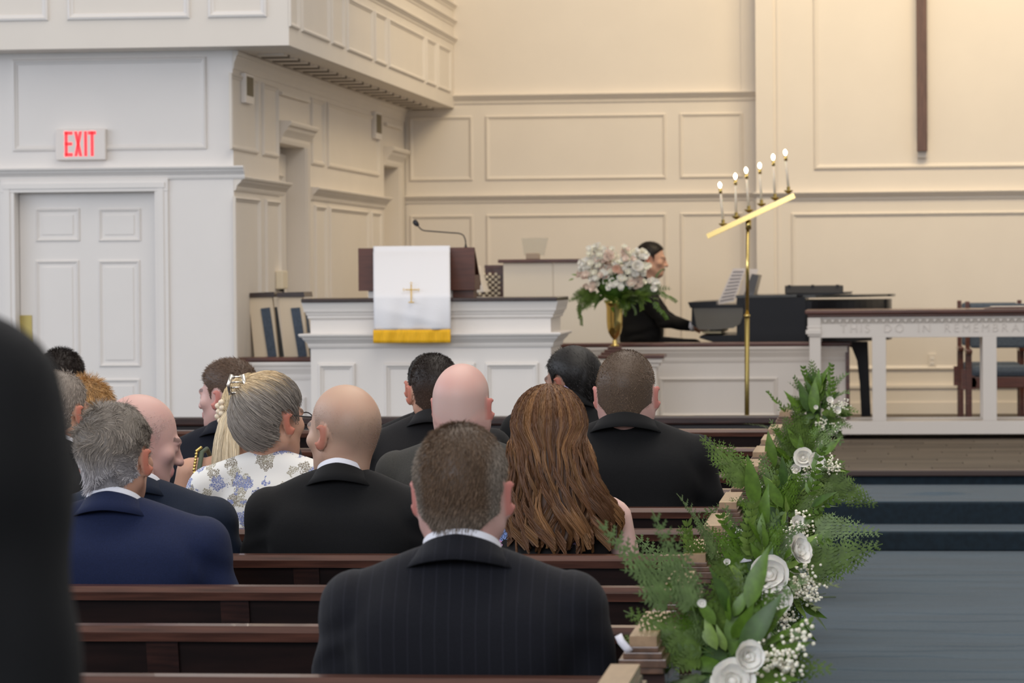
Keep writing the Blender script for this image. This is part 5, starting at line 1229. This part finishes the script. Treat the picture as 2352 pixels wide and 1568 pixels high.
def leaf_mesh(L_, W_, m, fold=.18, bend=.25, n=7):
    V, Fq = [], []
    for i in range(n+1):
        t = i/n; w = W_*.5*math.sin(math.pi*min(1, t**.75))*(1-.15*t) if 0 < i < n else .0004; y = L_*t; z = -bend*L_*t*t
        V += [(-w, y, z+fold*w), (0, y, z), (w, y, z+fold*w)]
    for i in range(n):
        a = i*3; Fq += [(a, a+1, a+4, a+3), (a+1, a+2, a+5, a+4)]
    return npmesh('leaf', V, Fq, m)
def fern_mesh(L_, W_, m, seed=0, name='fern_frond', pinn=11, curl=.25):
    """leatherleaf-like frond: tapering triangular blade of toothed pinnae"""
    rs = random.Random(seed); V, Fq = [], []
    def quadleaf(p, d, up, l, w):
        s_ = d.cross(up).normalized(); b = len(V)
        for t, ww in ((0, .25), (.35, 1), (.75, .7), (1, .05)):
            c = p+d*(l*t)-up*(.10*l*t*t); V.extend([tuple(c-s_*w*ww*.5), tuple(c+s_*w*ww*.5)])
        for q in range(3): Fq.append((b+2*q, b+2*q+1, b+2*q+3, b+2*q+2))
    def P_(t): return Vector((0.03*L_*math.sin(t*3+seed), L_*t, -curl*L_*t*t))
    up = Vector((0, 0, 1)); N_ = 18
    for i in range(N_):                                  # midrib
        a, c = P_(i/N_), P_((i+1)/N_); b = len(V); w = .0012
        V.extend([tuple(a-Vector((w, 0, 0))), tuple(a+Vector((w, 0, 0))), tuple(c+Vector((w, 0, 0))), tuple(c-Vector((w, 0, 0)))]); Fq.append((b, b+1, b+2, b+3))
    for i in range(pinn):
        t = .16+.82*i/pinn; l = W_*.5*(1-t)**.75*1.2*(.85+.3*rs.random())+.006
        for s_ in (-1, 1):
            d = Vector((s_, .55+.5*t, -.05+.2*rs.uniform(-1, 1))).normalized(); p = P_(t); k_ = max(3, int(l/.0125))
            for j in range(k_):
                u = (j+.3)/k_; pl = max(.006, l*.40*(1-u)**.6); c = p+d*(l*u*.92)
                for r in (-1, 1):
                    dd = (d*.75+Vector((-d.y, d.x, 0))*r*.9).normalized(); quadleaf(c, dd, up, pl, pl*.50)
            quadleaf(p, d, up, l, .004)
    return npmesh(name, V, Fq, m, smooth=False)
def twig_mesh(L_, m, seed=0, nl=9, ll=.035, lw=.014):
    """stem with paired narrow leaflets"""
    V, Fq = [], []; rs = random.Random(seed)
    def P_(t): return Vector((.02*math.sin(t*4+seed), L_*t, -.22*L_*t*t))
    for i in range(12):
        a, c = P_(i/12), P_((i+1)/12); b = len(V); V.extend([(a.x-.001, a.y, a.z), (a.x+.001, a.y, a.z), (c.x+.001, c.y, c.z), (c.x-.001, c.y, c.z)]); Fq.append((b, b+1, b+2, b+3))
    for i in range(nl):
        t = .2+.8*i/nl
        for s_ in (-1, 1):
            d = Vector((s_*.8, .8, rs.uniform(-.3, .5))).normalized(); side = d.cross(Vector((0, 0, 1))).normalized(); l = ll*(1.1-.4*t)*rs.uniform(.8, 1.15); p = P_(t); b = len(V)
            for u, w in ((0, .15), (.3, 1), (.7, .8), (1, .05)): c = p+d*l*u-Vector((0, 0, .2*l*u*u)); V.extend([tuple(c-side*lw*.5*w), tuple(c+side*lw*.5*w)])
            for q in range(3): Fq.append((b+2*q, b+2*q+1, b+2*q+3, b+2*q+2))
    return npmesh('leafy_twig', V, Fq, m)
def petal_mesh(r, m, cup=.9, flare=.25, seed=0, n=6, name='petal'):
    """petal as a cupped shell rising from the centre"""
    V, Fq = [], []; rs = random.Random(seed)
    for j in range(n+1):
        v = j/n; h = r*1.15*v; rad = r*(.18+cup*.5*math.sin(v*1.9))+r*flare*v**3
        wid = (.55+.75*math.sin(min(1, v*1.15)*math.pi*.62))*(1-.35*max(0, v-.75)/.25)
        for i in range(n+1):
            u = -1+2*i/n; a = u*wid*.85; rr = rad*(1-.04*u*u)+r*.03*math.sin(u*5+seed)*v; V.append((math.sin(a)*rr, math.cos(a)*rr, h-r*.16*u*u*v+r*.03*math.sin(u*7+seed*2)*v))
    for j in range(n):
        for i in range(n): a = j*(n+1)+i; Fq.append((a, a+1, a+n+2, a+n+1))
    return npmesh(name, V, Fq, m)
PET = {}
def rose(parent, loc, dirv, r, m=ROSE, seed=0, name='rose', opened=1.0):
    """rose head: part with its petals as sub-parts, two rings around a bud"""
    z = Vector(dirv).normalized(); q = z.to_track_quat('Z', 'Y'); rt = link(name, None, parent); rt.location = loc; rt.rotation_mode = 'QUATERNION'; rt.rotation_quaternion = q; rt.scale = (r/.044,)*3
    k_ = m.name
    if k_ not in PET: PET[k_] = [petal_mesh(.030, m, cup=.55, flare=.02, seed=1), petal_mesh(.033, m, cup=.95, flare=.10, seed=2), petal_mesh(.036, m, cup=1.30, flare=.32, seed=3), petal_mesh(.036, m, cup=1.45, flare=.62, seed=4)]
    rs = random.Random(seed)
    if (k_, 'b') not in PET: PET[(k_, 'b')] = MB().lathe([(.001, .0), (.009, .003), (.012, .012), (.009, .022), (.003, .026)], n=10).mesh('bud', m)
    link('bud', PET[(k_, 'b')], rt)
    for ring, (cnt, sc, tz) in enumerate(((3, .62, .004), (4, .85, .002), (5, 1.0, 0), (5, 1.05, -.006))):
        if ring == 3 and opened < .8: continue
        for i in range(cnt): link('petal', PET[k_][ring], rt, loc=(0, 0, tz), rot=(rs.uniform(-.06, .06), rs.uniform(-.06, .06), 6.283*i/cnt+ring*.7+rs.uniform(-.15, .15))).scale = (sc,)*3
    return rt
def orient(o, loc, d, roll=0.0, s=1.0):
    """place a leaf-like mesh (grows along +y, faces +z)"""
    y = Vector(d).normalized(); up = Vector((0, -.8, .6)); x = y.cross(up)
    if x.length < .05: x = Vector((1, 0, 0))
    x.normalize(); z = x.cross(y); M = Matrix((x, y, z)).transposed() @ Matrix.Rotation(roll, 3, 'Y')
    o.rotation_euler = M.to_euler(); o.location = loc; o.scale = (s,)*3; return o
LM = [leaf_mesh(.12, .042, LEAFD), leaf_mesh(.10, .040, LEAFM), leaf_mesh(.085, .03, LEAFL), leaf_mesh(.15, .050, LEAFM, bend=.15)]
FM = [fern_mesh(.23, .15, FERN, 1), fern_mesh(.20, .13, FERN, 2, curl=.12), fern_mesh(.24, .13, FERNB, 3, curl=.35), fern_mesh(.17, .12, LEAFM, 4)]
TM = [twig_mesh(.20, LEAFM, 1), twig_mesh(.18, FERNB, 2, nl=11, ll=.028, lw=.011), twig_mesh(.16, LEAFL, 3, nl=8)]
def gyps_mesh(n, R_, seed):
    rs = random.Random(seed); mb = MB(); bb = bmesh.new()
    for i in range(n):
        d = Vector((rs.gauss(0, 1), rs.gauss(0, 1), rs.gauss(0, 1))).normalized()*R_*rs.random()**.5; r = rs.uniform(.0030, .0052)
        bmesh.ops.create_icosphere(bb, subdivisions=1, radius=r, matrix=Matrix.Translation(d))
    me = bpy.data.meshes.new('babys_breath'); bb.to_mesh(me); bb.free(); me.materials.append(CREAM); me.polygons.foreach_set('use_smooth', [True]*len(me.polygons)); mb.bm.free(); return me
GY = [gyps_mesh(34, .038, 1), gyps_mesh(26, .030, 2)]
def ribbon(pts, w, name, parent, nv=Vector((0, -1, 0)), m=None):
    V = []
    for i, p in enumerate(pts):
        t = Vector(pts[min(i+1, len(pts)-1)])-Vector(pts[max(0, i-1)]); s_ = t.cross(nv).normalized()*w*.5; V += [tuple(Vector(p)-s_), tuple(Vector(p)+s_)]
    o = link(name, npmesh(name, V, [(2*i, 2*i+1, 2*i+3, 2*i+2) for i in range(len(pts)-1)], m or RIB), parent); so = o.modifiers.new('s', 'SOLIDIFY'); so.thickness = .0015; return o
def pew_flowers(k, label, seed, roses, n_leaf, n_fern, n_twig, n_gyp, R_=.15, extra=(), zc=.86, rib=()):
    """arrangement tied to the aisle end of pew k; roses: (px, py, radius, direction)"""
    Yc = RY(k)+.16; X0 = XR+.10; rs = random.Random(seed)
    n_leaf = int(n_leaf*1.9); n_fern = int(n_fern*1.25)
    g = thing('flower_arrangement', label, 'flowers', (X0, Yc, zc), 0, 'greenery and white roses tied to the pew ends along the aisle')
    o_ = Vector((X0, Yc, zc))
    def dirv(a, spread=1.0):
        th = rs.uniform(0, 2*math.pi)
        return Vector((math.cos(th)*.60+.15, -abs(rs.gauss(.18, .2)), math.sin(th)*1.15+.05)).normalized()
    for i in range(n_fern):
        th = 2*math.pi*(i+rs.random()*.7)/n_fern; d = Vector((math.cos(th)*.75+.08, -.45*rs.random(), math.sin(th))).normalized()
        orient(link('fern_frond', FM[i % 4], g), (d.x*.02, -.03-.04*rs.random(), d.z*.03), d, rs.uniform(-.7, .7), rs.uniform(.65, .95))
    for i in range(n_twig):
        th = 2*math.pi*(i+rs.random())/n_twig; d = Vector((math.cos(th)*.8+.1, -.35, math.sin(th))).normalized()
        orient(link('leafy_twig', TM[i % 3], g), (d.x*.02, -.05, d.z*.03), d, rs.uniform(-.8, .8), rs.uniform(.7, 1.0))
    for i in range(n_leaf):
        d = dirv(0); orient(link('leaf', rs.choice(LM), g), (.02+d.x*.12*rs.random(), -.04-.06*rs.random(), d.z*.13*rs.random()-.01), d, rs.uniform(-1.0, 1.0), rs.uniform(.45, .85))
    for i in range(n_gyp):
        th = rs.uniform(-.3, 3.6); rr = rs.uniform(.03, .13); p = (.03+abs(math.cos(th))*rr, -.10-.05*rs.random(), -math.sin(th)*rr*1.1+.01)
        link('babys_breath', GY[i % 2], g, loc=p, rot=(rs.random()*6, rs.random()*6, 0), kind='stuff')
        for q in range(3): 
            e = Vector(p); MB().tube([(0, -.04, 0), tuple(e*.6+Vector((0, 0, .01*q))), tuple(e+Vector((.012*(q-1), 0, .01)))], .0008, 4).build('sprig_stem', STEM, g) if q == 0 else None
    for i, (px, py, r, dd) in enumerate(roses):
        Yr = Yc-.23; p = Vector(at(px, py, Yr))-o_; rose(g, tuple(p-Vector(dd).normalized()*r*.6), dd, r, seed=seed*10+i, opened=1.0 if r > .022 else .5)
    for i, (px, py, kind_, dd, sc) in enumerate(extra):
        p = Vector(at(px, py, Yc-.12))-o_; me = {'f': FM[i % 3], 'b': FM[2], 'l': LM[0], 'L': LM[3], 't': TM[0], 'g': TM[2]}[kind_]
        orient(link({'f': 'fern_frond', 'b': 'fern_frond', 'l': 'leaf', 'L': 'leaf', 't': 'leafy_twig', 'g': 'leafy_twig'}[kind_], me, g), tuple(p), dd, .2*i, sc)
    for i, pts in enumerate(rib):
        P3 = [tuple(Vector(at(a, b, Yc-.02-.06*j/len(pts)))-o_) for j, (a, b) in enumerate(pts)]; ribbon(P3, .030 if i % 2 == 0 else .022, 'ribbon', g)
    # floral foam holder behind everything
    MB().box(-.04, .03, -.05, .10, -.09, .09, .02).build('foam_holder', LEAFD, g)
    return g
F_ = (0, -1, .2)
pew_flowers(0, 'nearest pew-end arrangement, its greenery running out of the bottom of the picture', 3, [(1683, 1562, .033, (.1, -1, .3)), (1720, 1507, .024, (.5, -.9, .1)), (1612, 1385, .009, F_)], 34, 16, 10, 16,
    extra=[(1655, 1560, 'L', (1, -.2, .1), 1.0), (1700, 1500, 'l', (.5, -.2, .8), 1.1), (1560, 1420, 'f', (-.5, -.2, 1), .95), (1600, 1430, 'b', (-.15, -.2, 1), .9), (1545, 1530, 'l', (-.6, -.2, -.5), 1.0)],
    rib=[((1560, 1470), (1545, 1510), (1525, 1545), (1500, 1568)), ((1640, 1530), (1690, 1540), (1745, 1555)), ((1745, 1400), (1752, 1460), (1748, 1540))])
pew_flowers(2, 'arrangement with two large open white roses and long ferns reaching left over the pews', 7, [(1768, 1318, .037, (.1, -1, .15)), (1784, 1374, .031, (.25, -1, -.1)), (1670, 1290, .009, F_), (1838, 1262, .030, (.9, -.6, .3))], 30, 15, 9, 12,
    extra=[(1612, 1380, 'b', (-.75, -.2, 1), .9), (1650, 1340, 'f', (-.55, -.2, 1), .85), (1610, 1430, 'b', (-.9, -.1, .12), .55), (1830, 1300, 'f', (1, -.2, .25), .9), (1610, 1330, 'g', (-.12, -.1, 1), .9), (1650, 1300, 'f', (-.2, -.2, 1), .8)],
    rib=[((1700, 1215), (1690, 1245), (1672, 1285)), ((1615, 1340), (1620, 1370), (1625, 1415)), ((1700, 1230), (1708, 1260), (1712, 1290))])
pew_flowers(4, 'third pew-end arrangement from the camera with drooping ferns and rose buds', 11, [(1832, 1198, .022, (.3, -1, .3)), (1828, 1250, .030, (.5, -.9, .2)), (1760, 1140, .010, F_)], 26, 14, 9, 9,
    extra=[(1725, 1130, 'f', (-.7, -.2, 1), .95), (1735, 1165, 'L', (-.1, -.2, 1), 1.05), (1850, 1215, 'f', (1, -.2, .0), .9), (1830, 1150, 't', (.6, -.2, .9), .9)],
    rib=[((1755, 1110), (1745, 1125), (1735, 1150)), ((1690, 1255), (1700, 1240), (1712, 1215))])
pew_flowers(7, 'fourth arrangement with a cluster of five small white roses above the blue steps', 13, [(1845, 1050, .029, (.1, -1, .2)), (1875, 1060, .028, (.4, -1, .1)), (1829, 1077, .022, (-.2, -1, .3)), (1850, 1106, .026, (0, -1, -.1)), (1857, 1128, .020, (.2, -1, -.2)), (1868, 1146, .022, (.5, -1, -.3))], 28, 15, 10, 6,
    extra=[(1775, 1080, 'L', (-.1, -.2, 1), 1.0), (1790, 1110, 'l', (-.3, -.2, -.8), 1.0), (1770, 1120, 'L', (.5, -.2, -.7), 1.0), (1890, 1090, 'f', (.8, -.2, -.5), 1.0)],
    rib=[((1745, 1120), (1738, 1135), (1728, 1160)), ((1690, 1082), (1695, 1090), (1698, 1098))])
pew_flowers(11, 'farthest arrangement with upright dark leaves in front of the communion table', 17, [(1906, 918, .018, (.3, -1, .3)), (1923, 942, .020, (.6, -1, .2)), (1874, 935, .012, F_), (1880, 1018, .022, (.1, -1, .3)), (1778, 990, .022, (-.5, -.6, .6))], 34, 14, 12, 5, zc=.93,
    extra=[(1868, 950, 'L', (.05, -.1, 1), 1.15), (1855, 945, 'l', (-.2, -.1, 1), 1.3), (1838, 950, 'L', (-.5, -.1, .9), .9), (1890, 930, 't', (.4, -.1, 1), 1.0), (1810, 970, 't', (-.35, -.1, 1), .9), (1800, 1000, 'b', (-.7, -.1, .5), .8)],
    rib=[((1735, 1030), (1728, 1028), (1722, 1034)), ((1790, 985), (1772, 990), (1765, 1015)), ((1745, 1022), (1735, 1028), (1722, 1040))])
# loose ribbon knot tied at the nearer pew cap
rk = thing('ribbon_tail', 'loose cream ribbon tail poking up left of the nearest full pew cap', 'ribbon', at(1432, 1470, RY(0)-.03))
ribbon([(-.010, 0, .010), (-.004, -.004, -.002), (.006, -.004, -.014), (.012, 0, -.022)], .014, 'ribbon_strip', rk)
# leaf litter on the carpet
# ================================================================= bouquet in the brass vase
bq = thing('vase_bouquet', 'full bouquet of white and blush flowers with trailing greenery in the brass vase', 'bouquet', (va.location.x, va.location.y, vt)); o_ = Vector(bq.location); YQ = bq.location.y
def fl(name, m, seed):
    """small frilly blossom of five rounded petals and a centre"""
    V, Fq = [], []; rs = random.Random(seed)
    for q in range(9):
        a = q*2*math.pi/9*2.0+(.35 if q > 4 else 0); l = .020 if q < 5 else .014; lift = .25 if q < 5 else .9; w = .0105; b = len(V)
        for t, ww in ((.1, .3), (.5, 1), (.85, .9), (1, .35)):
            for s_ in (-1, 0, 1): c = Vector((math.cos(a)*l*t-math.sin(a)*s_*w*ww, math.sin(a)*l*t+math.cos(a)*s_*w*ww, lift*l*t*t*.9-abs(s_)*.001)); V.append(tuple(c))
        for j in range(3):
            for i in range(2): p = b+j*3+i; Fq.append((p, p+1, p+4, p+3))
    return npmesh(name, V, Fq, m)
BL_ = [fl('stock_blossom', CREAM, 1), fl('stock_blossom', ROSE, 2), fl('carnation', BLUSH, 3), fl('carnation', PEACH, 4)]
rs = random.Random(8)
def in_cluster(cx, cy, rx, ry, n, kinds, dy=.10, s=1.22):
    n = int(n*1.5)
    for i in range(n):
        a, r = rs.uniform(0, 6.283), rs.random()**.5; px, py = cx+math.cos(a)*r*rx, cy+math.sin(a)*r*ry; dep = rs.uniform(-dy, dy*.4)
        p = Vector(at(px, py, YQ+dep-.03))-o_; d = Vector((p.x*2.0+rs.gauss(0, .25), -1+rs.gauss(0, .2), (p.z-.10)*1.5+.25)).normalized()
        kd = rs.choice(kinds); o = link(BL_[kd].name.split('.')[0], BL_[kd], bq); o.rotation_mode = 'QUATERNION'; o.rotation_quaternion = d.to_track_quat('Z', 'Y'); o.location = p; o.scale = (s*rs.uniform(.8, 1.15),)*3
for c_ in ((1370, 585, 24, 24, 26, (0, 1)), (1352, 612, 22, 22, 20, (0, 1)), (1385, 600, 22, 24, 16, (0, 1, 2)), (1403, 588, 20, 18, 14, (2, 2, 0)), (1438, 572, 9, 10, 6, (2, 0)), (1440, 592, 18, 14, 12, (2, 0)), (1469, 590, 17, 18, 18, (0, 1)),
          (1432, 612, 24, 16, 20, (0, 1)), (1460, 622, 20, 20, 20, (1,)), (1395, 640, 40, 22, 34, (0, 1, 1)), (1428, 648, 26, 16, 18, (0, 1)), (1387, 622, 14, 12, 8, (2, 3)), (1416, 620, 9, 9, 6, (3,)), (1340, 630, 14, 7, 8, (3, 2)), (1462, 645, 20, 12, 14, (2, 0)), (1355, 655, 10, 10, 5, (2,)), (1498, 652, 12, 12, 9, (1,)), (1485, 612, 6, 8, 5, (0,))):
    in_cluster(*c_)
rose(bq, tuple(Vector(at(1463, 612, YQ-.15))-o_), (.4, -1, .3), .034, m=ROSE, seed=5)
rose(bq, tuple(Vector(at(1416, 618, YQ-.14))-o_), (0, -1, .1), .024, m=PEACH, seed=6); rose(bq, tuple(Vector(at(1398, 590, YQ-.12))-o_), (-.2, -1, .2), .028, m=BLUSH, seed=7)
for i in range(46):                                       # skirt of greenery
    px = rs.uniform(1350, 1490); py = rs.uniform(660, 690); p = Vector(at(px, py, YQ-.05*rs.random()))-o_; d = Vector((p.x*3.2+rs.gauss(0, .25), -.35-.3*rs.random(), -.55*rs.random()+.12)).normalized()
    k_ = i % 5; orient(link('leaf' if k_ < 2 else ('fern_frond' if k_ < 4 else 'leafy_twig'), LM[i % 4] if k_ < 2 else (FM[(i//2) % 4] if k_ < 4 else TM[i % 3]), bq), tuple(p*.75), d, rs.uniform(-.8, .8), rs.uniform(.75, 1.05))
for px, py, d, s_ in ((1345, 680, (-.5, -.1, -.9), .85), (1338, 690, (-.25, -.1, -1), .9), (1505, 680, (.35, -.1, -1), .95), (1512, 660, (.75, -.1, -.7), .85), (1350, 672, (-1, -.1, -.2), .7), (1500, 640, (.6, -.1, .5), .6), (1385, 690, (-.9, -.2, -.3), .5), (1450, 690, (.2, -.2, -1), .6)):
    orient(link('leafy_twig', TM[0 if s_ > .8 else 1], bq), tuple(Vector(at(px, py, YQ-.06))-o_), d, .3, s_)
for px, py, d in ((1412, 612, (0, -1, .5)), (1425, 605, (.3, -1, .2)), (1404, 600, (-.2, -1, .4)), (1448, 590, (.2, -1, .6)), (1455, 600, (.3, -1, .3)), (1318, 640, (-1, -.1, -.2)), (1325, 632, (-1, -.1, .3))):
    orient(link('leaf', LM[2], bq), tuple(Vector(at(px, py, YQ-.13))-o_), d, 0, .5)
MB().tube([(0, 0, -.22), (0, 0, .12)], .035, 10).build('stems', LEAFD, bq)
MB().lathe([(.03, 0), (.09, .03), (.13, .09), (.12, .15), (.06, .2), (.01, .21)], n=16).build('foam_core', LEAFD, bq)

tw = thing('fallen_twig', 'small dark twig fallen on the blue carpet beside the pew flowers', 'twig', (xpx(1868, 16.0), 16.0, .004))
MB().tube([(-.09, 0, 0), (-.02, .03, .006), (.03, .0, .004), (.10, .02, .003)], .003, 5).tube([(-.02, .03, .006), (.05, .10, .012)], .002, 4).tube([(.0, .01, .005), (.06, -.06, .008)], .002, 4).build('twig_stem', STEM, tw)
